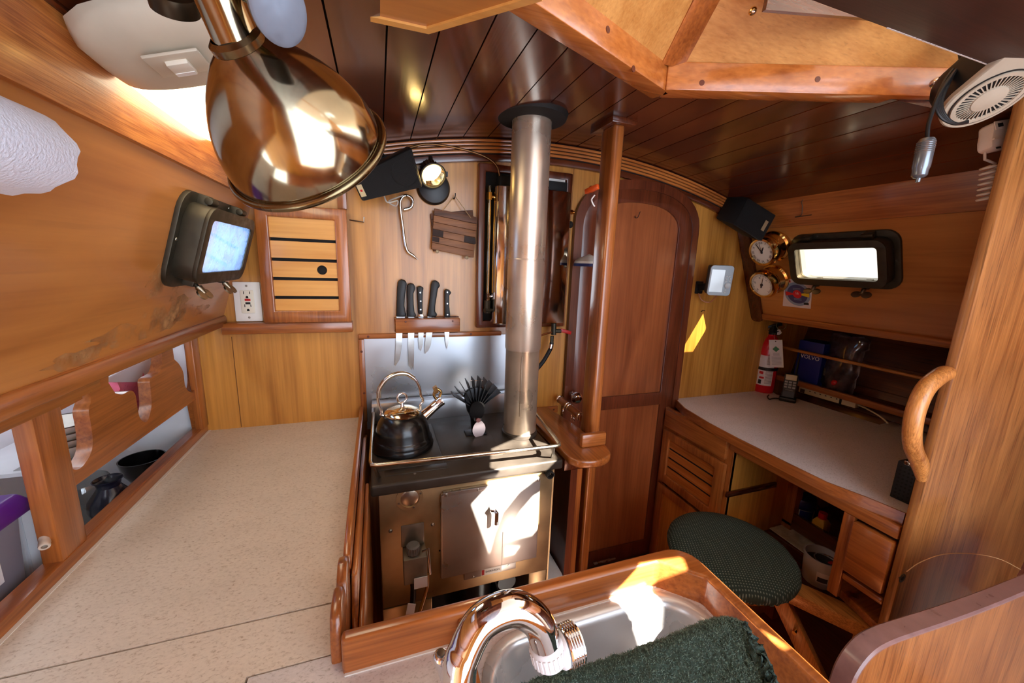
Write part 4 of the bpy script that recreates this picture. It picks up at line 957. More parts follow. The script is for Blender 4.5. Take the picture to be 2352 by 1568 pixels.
# coil spring knob at the right edge
ck = pY(1258,1087,YF-.012)
build('damper_rod', MB().cyl(V(ck.x-.006,YF,ck.z-.004), V(ck.x+.002,YF-.02,ck.z), .003), BLACKM, SV_)
build('damper_coil', MB().tube([ck+V(.004+.0105*math.cos(a*2*PI), -.010+.0014*a*4-.006, .0105*math.sin(a*2*PI)) for a in [k/14 for k in range(43)]], .0022, 8), BLACKM, SV_)
build('side_plate', MB().box(.482, .487, YF+.002, 1.385, .12, ST-.036), SB, SV_)
# ------------------------------------------------------------------ stovepipe
fp = V(.440, 1.152, 0)
pipe = thing('stovepipe', 'tall stained steel stovepipe rising from the stove to the ceiling', 'stovepipe', V(fp.x,fp.y,ST))
PM = mat('pipe_steel', (206,190,172), .28, .75, var=.26, vscale=7)
PM2 = mat('pipe_steel_lower', (190,172,150), .32, .65, var=.35, vscale=9)
RP = .0565; zj = pY(1195,806,fp.y-RP).z; ztp = ceil_z(fp.x)
build('lower_section', MB().lathe([(RP*.98,ST-.001), (RP*.98,zj-.006), (RP*1.0,zj-.004)], V(fp.x,fp.y,0), seg=56), PM2, pipe)
build('upper_section', MB().lathe([(RP*1.0,zj-.006), (RP*1.03,zj), (RP*1.03,ztp)], V(fp.x,fp.y,0), seg=56), PM, pipe)
zw = pY(1210,596,fp.y-RP).z
build('weld_band', MB().lathe([(RP*1.03,zw-.0025), (RP*1.045,zw), (RP*1.03,zw+.0025)], V(fp.x,fp.y,0), seg=56), PM, pipe)
build('seam', MB().cyl(V(fp.x-.022,fp.y-RP*.95,ST+.08), V(fp.x-.022,fp.y-RP*.95,zj-.02), .0012), PM2, pipe)
build('deck_collar', MB().lathe([(RP*1.02,-.016), (RP*1.10,-.016), (.10,-.010), (.105,.004), (RP*1.02,.004)], V(fp.x,fp.y,ztp), seg=48), BLACKM, pipe)
build('flue_outlet', MB().lathe([(RP*.98,.0), (RP*1.06,0), (RP*1.06,.010), (RP*.98,.014)], V(fp.x,fp.y,ST-.001), seg=48), IRON, pipe)
# ------------------------------------------------------------------ kettle
kc = pZ(926,1024,ST)
ke = thing('kettle', 'black whistling kettle with a steel lid and arched handle on the cooktop', 'kettle', kc)
KB2 = mat('black_enamel', (13,14,16), .26, coat=.25)
build('body', MB().lathe([(0,0), (.084,0), (.091,.004), (.092,.012), (.089,.018), (.088,.022), (.0875,.030), (.083,.036), (.081,.040), (.0785,.060), (.071,.085), (.058,.103), (.046,.111), (.0,.112)], kc, seg=56), KB2, ke)
build('lid', MB().lathe([(.052,.106), (.0525,.112), (.046,.119), (.028,.126), (.010,.129), (0,.1295)], kc, seg=48), mat('lid_steel', (222,204,170), .12, 1), ke)
lz = kc+V(0,0,.129)
build('lid_knob', MB().cyl(lz, lz+V(0,0,.012), .006, .004).tube(circ(lz+V(0,0,.027), (.95,.3,0), (0,0,1), .0145, 24), .0036, 10, closed=True), CHROME, ke)
hx = V(.93,.30,0).normalized() if False else V(1,.12,0).normalized()
arc = [kc+hx*x+V(0,0,z) for x, z in ((-.055,.108),(-.062,.112),(-.060,.122),(-.068,.150),(-.066,.185),(-.048,.215),(-.018,.231),(.012,.229),(.038,.212),(.052,.185),(.056,.160),(.062,.145),(.062,.135),(.055,.128),(.055,.112))]
hn = build('handle', MB().tube(spline(arc, 6), .0042, 12), CHROME, ke)
build('grip', MB().tube(spline([kc+hx*x+V(0,0,z) for x, z in ((-.066,.165),(-.063,.192),(-.044,.219),(-.016,.232),(.014,.230),(.037,.214))], 6), .0068, 12, rx=1.0), mat('grip_steel', (205,198,186), .22, 1), hn)
sd = V(.80,.25,.55).normalized(); s0 = kc+V(.058,.018,.080)
sp_ = build('spout', MB().lathe([(.020,0), (.017,.02), (.0155,.045), (.016,.075), (.0172,.077), (.0172,.082), (.0,.082)], s0, sd, 28), CHROME, ke)
lv = s0+sd*.080
build('whistle_lid', MB().tube(spline([lv+V(-.010,0,.002), lv+V(-.022,0,.020), lv+V(-.014,0,.040), lv+V(.0,0,.030), lv+V(-.004,0,.014)], 5), .0045, 10).obox(lv+V(-.017,0,.038), V(.006,0,.004), V(0,.009,0), V(-.003,0,.010)), mat('brassy_steel', (190,158,104), .2, 1), sp_)
# ------------------------------------------------------------------ heat powered stove fan
fc = pZ(1090,996,ST)
fa = thing('stove_fan', 'black heat-powered stove fan with tall fins and a pale blade, right of the kettle', 'fan', fc)
FB = mat('anodised_black', (22,22,24), .35, .5)
build('base', MB().box(fc.x-.030, fc.x+.040, fc.y-.012, fc.y+.030, ST, ST+.004), FB, fa, .001)
bx_ = fc+V(.006,.012,0)
build('neck', MB().prism([bx_+V(-.012,0,.004), bx_+V(.012,0,.004), bx_+V(.016,0,.05), bx_+V(.030,0,.085), bx_+V(-.030,0,.085), bx_+V(-.016,0,.05)], (0,.014,0)), FB, fa, .002)
build('core', MB().prism([bx_+V(-.028,-.004,.075), bx_+V(.028,-.004,.075), bx_+V(.040,-.004,.130)] + [bx_+V(.040*math.cos(a), -.004, .130+.030*math.sin(a)) for a in [.35,.8,1.2,PI/2,PI-1.2,PI-.8,PI-.35]] + [bx_+V(-.040,-.004,.130)], (0,.016,0)), FB, fa, .002)
for k in range(10):
    a = PI/2+(k-4.5)*.21; d = V(math.cos(a),0,math.sin(a)); n = V(-d.z,0,d.x); cc = bx_+V(0,.004,.085)
    ln = .078-.010*abs(k-4.5)/4.5
    build('fin', MB().obox(cc+d*(.030+ln/2), d*(ln/2), V(0,.024,0), n*.0012), FB, fa)
build('handle_wire', MB().tube([cc+V(-.022,-.01,.070), cc+V(-.022,-.01,.100), cc+V(.020,-.01,.098), cc+V(.022,-.01,.066)], .0012, 8), CHROME, fa)
mo = bx_+V(.0,-.004,.058)
build('motor', MB().cyl(mo+V(0,.006,0), mo+V(0,-.026,0), .013, seg=24), FB, fa)
hub = mo+V(0,-.030,0)
rt = build('rotor_hub', MB().cyl(hub+V(0,.004,0), hub+V(0,-.004,0), .0075), mat('rotor_red', (110,56,56), .4), fa)
def blade(dirv):
    d = Vector(dirv).normalized(); n = V(-d.z,0,d.x); R = []
    for t in range(9):
        f = t/8; w = .006+.017*math.sin(PI*min(1,f*.92+.06))**.8 if t < 8 else .006
        c_ = hub+d*(.006+.058*f); tw_ = V(0,.006,0)*(1-f*.4)
        R.append([c_-n*w-tw_, c_+n*w+tw_, c_+n*w+tw_+V(0,.0012,0), c_-n*w-tw_+V(0,.0012,0)])
    return MB().loft(R)
build('blade', blade((.10,0,-1)), mat('blade_grey', (206,196,204), .35, .6), rt)
build('blade', blade((-.10,0,1)), FB, rt)
# ------------------------------------------------------------------ sink, tap, cloth
SK = thing('sink_unit', 'sink corner with a varnished teak fiddle around a steel basin', 'sink', (.3,.25,0))
FZt = 1.0
yo, xo = .490, .524       # outer faces
def lpath(o):
    r = .045-o
    pts = [V(-.063,yo-o,0)]
    cx, cy_ = xo-.045, yo-.045
    pts += [V(cx+r*math.cos(a), cy_+r*math.sin(a), 0) for a in [PI/2-PI/2*k/8 for k in range(9)]]
    pts += [V(xo-o,-.05,0)]
    return pts
A, B = lpath(0), lpath(.021)
# square inner corner with a mitre, rounded outer corner
inner = [V(-.063,yo-.021,0), V(xo-.075,yo-.021,0), V(xo-.021,yo-.075,0), V(xo-.021,-.05,0)]
R = A+inner[::-1]
fd = build('fiddle', MB().prism([V(p.x,p.y,.90) for p in R], (0,0,FZt-.90)), wood('teak','x'), SK, .006, seg=3)
build('apron', MB().box(-.06, xo-.01, yo-.018, yo-.004, 0, .90).box(xo-.022, xo-.004, -.05, yo-.02, 0, .90), wood('teak','z'), SK)
hx0, hx1, hy0, hy1 = .120, .490, .07, .455
hc_ = V((hx0+hx1)/2, (hy0+hy1)/2, 0); hw_, hh_ = hx1-hx0, hy1-hy0
hole_ = rrect(V(hc_.x,hc_.y,CT-.02), (1,0,0), (0,1,0), hw_, hh_, .075, 8)
build('surround', MB().prism([V(.097,-.05,CT-.02), V(xo-.021,-.05,CT-.02), V(xo-.021,yo-.075,CT-.02), V(xo-.075,yo-.021,CT-.02), V(.097,yo-.021,CT-.02)], (0,0,.0198), [hole_]), LAMG, SK)
build('divider', MB().prism([V(.094,.0,.90), V(.094,yo-.020,.90), V(.094,yo-.020,.990), V(.094,yo-.06,.984), V(.094,.0,.966)], (.013,0,0)), wood('teak','y'), SK, .004)
build('caulk', MB().box(-.06, .094, yo-.0245, yo-.021, CT-.004, CT+.002).box(.108, .45, yo-.0245, yo-.021, CT-.004, CT+.0015), CAULK, SK)
BS = mat('basin_steel', (196,194,192), .28, .6, var=.12, vscale=10)
rings = []
for (o, z, r) in ((-.008,CT+.0008,.08),(.0,CT+.0005,.075),(.006,CT-.004,.07),(.010,CT-.015,.066),(.018,CT-.10,.058),(.026,CT-.125,.052),(.048,CT-.137,.04),(.10,CT-.139,.03)):
    rings.append(rrect(V(hc_.x,hc_.y,z), (1,0,0), (0,1,0), hw_-2*o, hh_-2*o, r, 8))
bs = build('basin', MB().loft(rings, cap=False).prism(rings[-1], (0,0,-.0005)), BS, SK)
build('drain', MB().lathe([(.036,0), (.034,.002), (.022,.001), (0,-.001)], V(hc_.x,hc_.y,CT-.1385), seg=28), CHROME, SK)
# tap
tp = thing('sink_tap', 'tall chrome gooseneck tap with a white collar and ribbed nozzle', 'tap', (.05,.24,CT))
arc = [V(.048,.235,CT), V(.048,.238,1.05)] + [pD(x,y,d) for x, y, d in ((1053,1568,.322),(1070,1490,.326),(1110,1424,.333),(1178,1396,.343),(1232,1424,.353),(1256,1480,.360))]
build('spout', MB().tube(spline(arc, 8), .0146, 24), CHROME, tp)
build('base_flange', MB().lathe([(.028,0), (.026,.006), (.018,.012), (.0136,.014)], V(.048,.235,CT), seg=32), CHROME, tp)
e0, e1 = pD(1254,1472,.360), pD(1266,1520,.363); ed = (e1-e0).normalized()
cm = MB().lathe([(.0138,-.002), (.0160,0), (.0166,.003), (.0166,.017), (.015,.020), (.012,.021)], e0, ed, 40)
u = ed.cross(V(0,0,1)).normalized(); w_ = ed.cross(u)
for k in range(24):
    a = 2*PI*k/24; r_ = u*math.cos(a)+w_*math.sin(a); cm.obox(e0+ed*.0105+r_*.0165, ed*.0062, r_*.0009, ed.cross(r_)*.0010)
WPL = mat('white_nylon', (222,222,226), .35)
cl_ = build('collar', cm, WPL, tp, weld=False)
n0 = pD(1272,1496,.362); nd_ = (pD(1330,1470,.372)-n0).normalized()
nm = MB().lathe([(0,.0), (.010,.0), (.0145,.003), (.0165,.006), (.0165,.009), (.015,.0105)], n0, nd_, 36)
build('swivel', nm, WPL, tp)
prof = [(.0,.010), (.0172,.010)]
for k in range(5): z = .0115+.0026*k; prof += [(.0178,z), (.0186,z+.0008), (.0178,z+.0017)]
prof += [(.0178,.0250), (.0165,.0258), (.015,.0245), (0,.0235)]
build('ribbed_nozzle', MB().lathe(prof, n0, nd_, 40), CHROME, tp)
hp2 = pD(1012,1510,.35)
lev = MB().tube(spline([V(.020,.235,1.02), hp2+V(.012,-.004,-.05), hp2+V(.006,0,-.02), hp2+V(.002,0,-.008), hp2], 5), [.0075]*12+[.0068]*9, 14)
lev.ball(hp2, .0072, 16).cyl(V(.048,.236,1.02), V(.016,.235,1.02), .009)
lo = build('lever', lev, CHROME, tp)
build('lever_cap', MB().lathe([(.004,.005), (.0035,.0085), (0,.009)], hp2, (0,-.2,1), 14), mat('grey_metal', (130,130,130), .3, 1), lo)
# dark green fleece laid over the near edge of the sink
zc = 1.035
edge_px = [(1165,1585),(1230,1556),(1330,1530),(1430,1500),(1530,1462),(1600,1432),(1645,1419),(1680,1424),(1702,1444),(1722,1490),(1742,1540),(1765,1600)]
top_px = edge_px
P = [pZ(x,y-14,zc) for x, y in edge_px]
def along(t):
    k = t*(len(P)-1); i = min(int(k), len(P)-2); return P[i].lerp(P[i+1], k-i)
cen = V(.30, .06, zc)
rnd = random.Random(11); NR, NA = 40, 120; R = []
for i in range(NR+1):
    f = i/NR; r = []
    for k in range(NA+1):
        e = along(k/NA); 
        if f < .22:
            a = f/.22*PI/2; q_ = e.lerp(cen, .12*(1-math.cos(a))) ; z = zc-.020+.032*math.sin(a)
        else:
            q_ = e.lerp(cen, .12+.88*(f-.22)/.78); z = zc+.012
        j = .0016
        r.append(V(q_.x+rnd.uniform(-j,j), q_.y+rnd.uniform(-j,j), z+rnd.uniform(-j,j)+.003*math.sin(q_.x*40)*math.cos(q_.y*34)))
    R.append(r)
GF = mat('green_fleece', (66,92,88), .95, var=.55, vscale=240, bump=1, bscale=420)
cl2 = build('fleece_cloth', MB().loft(R, cap=False, closed=False), GF, sharp=180)
mod = cl2.modifiers.new('thick', 'SOLIDIFY'); mod.thickness = .008; mod.offset = -1
tag(cl2, 'dark green fleece cloth laid over the near side of the sink', 'cloth')
# short pile all over the cloth
me = cl2.data; rnd = random.Random(4); pm = MB(); o3 = cl2.location
for pl_ in me.polygons:
    if pl_.center.z+o3.z < zc-.022: continue
    vs4 = [me.vertices[k].co for k in pl_.vertices]
    ct = pl_.center+o3
    if ct.y > .45 or (ct-EYE).length > .62: pass
    for _ in range(5):
        a, b = rnd.random(), rnd.random()
        q_ = vs4[0].lerp(vs4[1],a).lerp(vs4[3].lerp(vs4[2],a),b)+o3
        n_ = pl_.normal; n_ = n_ if n_.z > -.2 else -n_
        tp_ = q_+n_*rnd.uniform(.0012,.0028)+V(rnd.uniform(-.0018,.0018),rnd.uniform(-.0018,.0018),0)
        u_ = V(rnd.uniform(-1,1),rnd.uniform(-1,1),rnd.uniform(-.4,.4)).normalized()*.0006; w2_ = n_.cross(u_)
        v_ = [pm.bm.verts.new(x) for x in (q_+u_, q_-u_*.5+w2_*.9, q_-u_*.5-w2_*.9, tp_)]
        for f_ in ((0,1,3),(1,2,3),(2,0,3)): pm._f([v_[k] for k in f_])
pile = build('fleece_pile', pm, mat('green_pile', (112,142,136), .9, var=.5, vscale=150), cl2, weld=False, sharp=180); pile['kind'] = 'stuff'
# ------------------------------------------------------------------ chart desk
DZ = .90
dk_ = thing('chart_desk', 'long chart desk with a grey laminate top and teak drawer fronts', 'desk', (1.6,1.0,0))
fl = [pZ(x,y,DZ) for x, y in ((1553,916),(1574,938),(1630,972),(1690,1004),(1790,1054),(1900,1108),(1990,1142),(2082,1180))]
fl = [V(1.325,BH-.001,DZ)]+fl[1:]
bk = [V(2.0,.45,DZ), V(2.06,.93,DZ), pZ(2020,975,DZ), pZ(1830,915,DZ), V(1.90,1.33,DZ), V(1.945,BH-.001,DZ)]
top = fl+[V(1.30,.503,DZ)]+[V(2.0,.503,DZ)]+bk[1:]
build('desktop', MB().prism([p-V(0,0,.02) for p in top], (0,0,.02)), laminate('desk_laminate', (226,222,226), (176,168,168), 70), dk_)
nos = [p+V(-.004,0,0) for p in fl]; nin = [p+V(.012,0,0) for p in fl]
build('nosing', MB().loft([[V(p.x-.008,p.y,DZ-.030), V(p.x+.02,p.y,DZ-.030), V(p.x+.02,p.y,DZ-.0205), V(p.x-.001,p.y,DZ-.0205), V(p.x-.001,p.y,DZ+.003), V(p.x-.006,p.y,DZ+.003)] for p in fl]), wood('teak','y'), dk_)
FX = 1.262
def fbox(name, ya, yb, za, zb, d=.012, m='teak', ax='y', bev=.004, par=None): return build(name, MB().box(FX-d, FX+.012, min(ya,yb), max(ya,yb), za, zb), wood(m,ax), par or dk_, bev)
fbox('apron', .503, 1.02, .832, DZ-.030, .006)
build('front_frame', MB().prism([V(FX,y,z) for y, z in ((BH-.002,.02),(1.005,.02),(1.005,DZ-.03),(BH-.002,DZ-.03))], (.018,0,0), [[V(FX,y,z) for y, z in ((BH-.05,.12),(1.055,.12),(1.055,.74),(BH-.05,.74))]]), wood('teak','z'), dk_, .002)
dr1 = fbox('drawer_front', 1.03, BH-.03, .785, DZ-.036, .014)
# slatted locker door
sd_ = build('locker_door', MB().prism([V(FX-.002,y,z) for y, z in ((BH-.035,.515),(1.020,.515),(1.020,.770),(BH-.035,.770))], (-.016,0,0), [[V(FX-.002,y,z) for y, z in ((BH-.075,.555),(1.065,.555),(1.065,.735),(BH-.075,.735))]]), wood('teak','z'), dk_, .004)
build('slot_backing', MB().box(FX-.004, FX+.002, 1.06, BH-.07, .55, .74), VOID, sd_)
for k in range(4):
    a = .555+.045*k+(.0042 if k else 0); b = .555+.045*(k+1)-(.0042 if k < 3 else 0)
    build('slat', MB().box(FX-.0075, FX-.003, 1.065, BH-.075, a, b), wood('hatch','y'), sd_)
lw = build('lower_door', MB().prism([V(FX-.002,y,z) for y, z in ((BH-.035,.09),(1.020,.09),(1.020,.500),(BH-.035,.500))], (-.014,0,0), [[V(FX-.002,y,z) for y, z in ((BH-.075,.13),(1.065,.13),(1.065,.46),(BH-.075,.46))]]), wood('teak','z'), dk_, .004)
build('door_panel', MB().box(FX-.006, FX-.001, 1.06, BH-.07, .125, .465), wood('maple','z'), lw)
build('plinth', MB().box(FX+.002, FX+.02, 1.005, BH-.002, .0, .10), wood('cabin','y'), dk_)
# knee hole
build('side_panel', MB().box(FX+.005, 1.92, 1.005, 1.02, .0, DZ-.03), wood('maple','z'), dk_)
build('side_batten', MB().bar(pY(1668,1136,1.0), pY(1782,1112,1.0), .010, .022), wood('teakdk','x'), dk_, .002)
SHX = 1.60
build('shelf_stile', MB().box(SHX, SHX+.04, .965, 1.005, .0, DZ-.03), wood('teak','z'), dk_, .002)
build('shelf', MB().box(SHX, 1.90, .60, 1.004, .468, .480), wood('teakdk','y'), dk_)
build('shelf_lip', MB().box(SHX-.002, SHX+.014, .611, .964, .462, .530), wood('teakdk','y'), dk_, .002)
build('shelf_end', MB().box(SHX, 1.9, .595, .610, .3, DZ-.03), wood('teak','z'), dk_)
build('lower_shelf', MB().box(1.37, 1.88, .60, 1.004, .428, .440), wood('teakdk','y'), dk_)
fbox('drawer_stile', .600, .628, .565, .832, .004, 'teak', 'z', .002)
fbox('drawer_front', .505, .598, .665, .822, .014)
fbox('rail_below_drawer', .503, .600, .630, .650, .002)
struct('wall_hull_liner', MB().prism([V(1.90,.55,.30), V(1.90,1.004,.30), V(1.93,1.004,.87), V(1.93,.55,.87)], (.01,0,0)), mat('hull_paint', (176,172,164), .6, var=.15, vscale=12))
struct('wall_hull_lower', MB().box(1.96, 1.98, -.8, BH, 0, .46), mat('hull_paint', (176,172,164), .6))
# step shelf at the foot of the desk with a lifting board
ss = thing('step_shelf', 'teak step box below the right-hand desk drawer beside the tall partition', 'step', (1.48,.55,0))
build('carcass', MB().box(1.37, 1.60, .506, .592, .0, .527), wood('teak','z'), ss, .003)
pbb = thing('lift_out_board', 'thick teak board with a finger hole lying on the step box below the desk drawer', 'board', V(1.42,.58,.528))
fh2 = pZ(1964,1366,.555)
build('board', MB().prism([V(a,b,.528) for a, b in ((1.322,.640),(1.284,.506),(1.60,.506),(1.60,.594),(1.46,.660))], (0,0,.027), [circ((fh2.x,fh2.y,.528),(1,0,0),(0,1,0),.012,20)]), wood('teak','x'), pbb, .003)
# objects in the knee-hole
bp_ = pX(1828,1190,1.66); c = V(1.675, bp_.y-.004, .4805)
tb_ = thing('blue_lid_tub', 'white tub with a dark blue lid on the shelf under the desk', 'tub', c)
tb_s = .047
build('tub', MB().lathe([(0,0), (tb_s*.92,0), (tb_s,.075), (0,.075)], c, seg=32), mat('tub_white', (206,206,190), .4), tb_)
build('lid', MB().lathe([(tb_s*1.02,.062), (tb_s*1.06,.066), (tb_s*1.06,.098), (tb_s*.98,.104), (0,.105)], c, seg=32), mat('navy_lid', (24,30,92), .35), tb_)
build('label', MB().lathe([(tb_s*.945,.012), (tb_s*1.005,.060)], c, seg=12, a0=-2.3-PI/2+1.2, a1=-1.2-PI/2+1.2), mat('blue_label', (36,44,120), .5), tb_)
c = V(1.668, pX(1862,1212,1.668).y, .4805)
bb = build('black_bowl', MB().lathe([(0,0), (.020,0), (.030,.015), (.033,.032), (.030,.032), (.026,.015), (0,.006)], c, seg=32), mat('black_gloss', (14,14,16), .12, coat=.5)); tag(bb, 'black bowl between the blue-lidded tub and the yellow bottle', 'bowl')
c = V(1.642, pX(1882,1222,1.642).y, .4805)
yb_ = thing('yellow_bottle', 'square yellow bottle with a red cap on the shelf under the desk', 'bottle', c)
R = [[V(c.x+sx*w, c.y+sy*w, c.z+z) for sx, sy in ((-1,-1),(1,-1),(1,1),(-1,1))] for z, w in ((0,.021),(.058,.022),(.072,.015),(.075,.013))]
build('bottle', MB().loft(R), mat('yellow_plastic', (222,168,52), .35), yb_, .004)
build('cap', MB().cyl(c+V(0,0,.075), c+V(0,0,.098), .0145), mat('red_cap', (206,30,34), .35), yb_)
c = V(1.76, pX(1876,1170,1.76).y, .4805)
wc = build('coiled_wire', MB().tube([c+V(.0,.022*math.cos(a)+.012*a/3, .030+.022*math.sin(a)) for a in [k*.35 for k in range(60)]][:60], .0022, 6), BLACK); tag(wc, 'loose coils of black wire behind the yellow bottle', 'wire')
bk_p = pX(1888,1345,1.40); c = V(1.435, .735, .4925)
c = V(1.445, pX(1884,1306,1.445).y, .4405)
bu = thing('plastic_bucket', 'translucent white bucket with a dark content on the step shelf', 'bucket', c)
br = .053
build('wall', MB().lathe([(0,0), (br*.88,0), (br*.9,.003), (br*1.0,.095), (br*1.05,.096), (br*1.05,.101), (br*.96,.101), (br*.86,.006), (0,.004)], c, seg=36), mat('bucket_plastic', (190,194,202), .4), bu)
build('content', MB().lathe([(br*.93,.072), (br*.6,.074), (0,.073)], c, seg=28), mat('dark_paint', (34,24,24), .3), bu)
build('can_rim', MB().tube(circ(c+V(.012,-.006,.082), (1,0,0), (0,1,0), .034, 28), .002, 8, closed=True), CHROME, bu)
build('red_tag', MB().obox(c+V(.018,-.018,.080), V(.009,0,0), V(0,.005,0), V(0,0,.0015)), RED, bu)
for a0, w_ in ((PI+.35,.75), (PI+1.25,.42)):
    build('label', MB().lathe([(br*.925,.022), (br*.975,.062)], c+V(0,0,0), seg=10, a0=a0, a1=a0+w_, ref=(1,0,0)), mat('white_label', (226,226,232), .6), bu)
    build('label_print', MB().lathe([(br*.94,.026), (br*.955,.044)], c, seg=8, a0=a0+.08, a1=a0+w_-.1, ref=(1,0,0), sx=1.008), mat('label_dark', (60,60,72), .6), bu)
pp = build('folded_chart', MB().prism([V(1.53,.83,.4405), V(1.84,.80,.4405), V(1.84,1.0,.450), V(1.53,1.0,.446)], (0,0,.004)), mat('soiled_paper', (206,200,190), .7, var=.5, vscale=30)); tag(pp, 'stained grey paper sheet lying below the shelf under the desk', 'paper')
# ------------------------------------------------------------------ stool
sc0 = V(1.085,.822,.60)
stl = thing('round_stool', 'round swing-out stool with a dark green woven seat cover on an oak arm', 'stool', (sc0.x,sc0.y,0))
SEAT = mat('green_weave', (50,66,62), .85)
m_ = SEAT; nt = m_.node_tree; b_ = nt.nodes['Principled BSDF']; L_ = nt.links.new
tc = nt.nodes.new('ShaderNodeTexCoord'); mp = nt.nodes.new('ShaderNodeMapping'); mp.inputs['Rotation'].default_value = (0,0,.5); L_(tc.outputs['Object'], mp.inputs[0])
vo = nt.nodes.new('ShaderNodeTexVoronoi'); vo.voronoi_dimensions = '2D'; vo.inputs['Scale'].default_value = 125; vo.inputs['Randomness'].default_value = .08; L_(mp.outputs[0], vo.inputs['Vector'])
cr = nt.nodes.new('ShaderNodeValToRGB'); cr.color_ramp.elements[0].position = .06; cr.color_ramp.elements[0].color = lin((132,148,136)); cr.color_ramp.elements[1].position = .30; cr.color_ramp.elements[1].color = lin((44,62,57))
L_(vo.outputs['Distance'], cr.inputs[0]); L_(cr.outputs[0], b_.inputs['Base Color'])
bp = nt.nodes.new('ShaderNodeBump'); bp.invert = True; bp.inputs['Strength'].default_value = .8; bp.inputs['Distance'].default_value = .003; L_(vo.outputs['Distance'], bp.inputs['Height']); L_(bp.outputs[0], b_.inputs['Normal'])
rs = .196
build('seat', MB().lathe([(0,-.036), (rs*.90,-.036), (rs*.985,-.032), (rs*1.0,-.020), (rs*.985,-.006), (rs*.93,.006), (rs*.75,.016), (rs*.4,.021), (0,.022)], sc0, seg=64), SEAT, stl)
fr_ = MB(); rnd = random.Random(8)
for k in range(60):
    a = 2*PI*k/60; p = sc0+V(rs*.93*math.cos(a), rs*.93*math.sin(a), -.036+rnd.uniform(-.004,.003)); fr_.ball(p, .009, 8, .7)
build('gathered_hem', fr_, SEAT, stl, weld=False)
build('seat_board', MB().cyl(sc0+V(0,0,-.072), sc0+V(0,0,-.036), rs*.80, seg=48), wood('oak','x'), stl, .002)
a0, a1 = V(1.140,.850,.500), V(1.328,.531,.500)
build('swing_arm', MB().bar(a0, a1, .068, .044), wood('oak','y'), stl, .004)
build('pivot_post', MB().box(1.292, 1.338, .512, .560, 0, .477), wood('oak','z'), stl, .004)
build('brace', MB().bar(V(1.205,.728,.480), V(1.300,.556,.17), .032, .046), wood('oak','z'), stl, .003)
bp2 = V(1.232,.668,.395)
build('brace_bolt', MB().cyl(bp2, bp2+V(-.030,-.012,0), .006, seg=12), BRASS, stl)
# ------------------------------------------------------------------ partition beside the viewer, grab handle, curved board
COL = wood('column','z')
cx_ = 1.252
pt_ = struct('wall_nav_partition', MB().box(cx_, 2.1, .478, .50, 0, 1.94), COL, .006)
bh_ = pY(2072,1327,.478)
build('bolt_recess', MB().lathe([(.013,0), (.0125,.001), (.0075,.0004), (.007,-.004), (0,-.004)], V(bh_.x,.478,bh_.z), (0,-1,0), 24), mat('corroded', (70,62,52), .6, .5, var=.4), pt_)
build('bolt_core', MB().lathe([(.0065,.0012), (0,.0012)], V(bh_.x,.478,bh_.z), (0,-1,0), 18), VOID, pt_)
sp2 = spline([pY(x,y,.4778) for x, y in ((2082,1312),(2115,1290),(2170,1272),(2240,1272),(2300,1285),(2352,1312))], 6)
build('scratch', MB().tube(sp2, .0012, 6), mat('pale_scratch', (214,176,130), .7), pt_)
gh = thing('grab_handle', 'golden oak grab handle looped on the edge of the tall partition', 'handle', V(cx_,.489,1.15))
Yh = .489
hpts = [pY(x,y,Yh) for x, y in ((2196,852),(2160,862),(2126,892),(2104,940),(2095,990),(2098,1030),(2112,1064),(2150,1092))]
hpts[0].x = cx_+.004; hpts[-1].x = cx_+.004
build('loop', MB().tube(spline(hpts, 6), [.012,.014,.016]+[.0175]*34+[.0165,.0155,.014,.0125,.011,.0095], 20, rx=1), wood('oak','z'), gh)
rb_ = thing('radio_unit', 'black perforated radio unit standing on the desk beside the partition', 'radio', V(1.36,.60,DZ))
ra_ = pX(2072,1150,1.31)
build('case', MB().box(1.338, 1.46, .532, .575, DZ, DZ+.11), BLACK, rb_, .003)
mb = MB()
for i in range(9):
    for j in range(4): mb.cyl(V(1.3375,.538+.009*j,DZ+.008+.011*i), V(1.339,.538+.009*j,DZ+.008+.011*i), .0026, seg=8)
build('perforations', mb, VOID, rb_, weld=False)
build('clip', MB().box(1.333, 1.339, .536, .56, DZ+.107, DZ+.118), CHROME, rb_, .001)
Yc = .33
far = [pY(x,y,Yc) for x, y in ((1880,1660),(1903,1568),(1925,1510),(1960,1465),(2003,1440),(2070,1418),(2150,1393),(2250,1358),(2352,1318),(2460,1275))]
far = spline(far, 4)
lo_ = [V(far[-1].x, Yc, 0), V(far[0].x, Yc, 0)]
cbd = thing('curved_ladder_side', 'curved teak board with a worn edge tinted with a violet highlight at the lower corner near the viewer', 'board', V(1.1,.31,0))
build('board', MB().prism(far+lo_, (0,-.030,0)), wood('column','z'), cbd)
ed_ = []
for i, p in enumerate(far):
    a = far[max(0,i-1)]; b = far[min(len(far)-1,i+1)]; t_ = (b-a).normalized(); n_ = V(-t_.z,0,t_.x)
    if n_.z < 0 and n_.x > 0: n_ = -n_
    ed_.append([p+V(0,.001,0), p+n_*.003+V(0,-.002,0), p+n_*.003+V(0,-.028,0), p+V(0,-.0312,0), p-n_*.003+V(0,-.0312,0)])
build('worn_edge', MB().loft(ed_), mat('worn_varnish_highlight', (140,110,108), .35, coat=.4, var=.25, vscale=40), cbd)  # worn varnish; a violet highlight is put into its colour
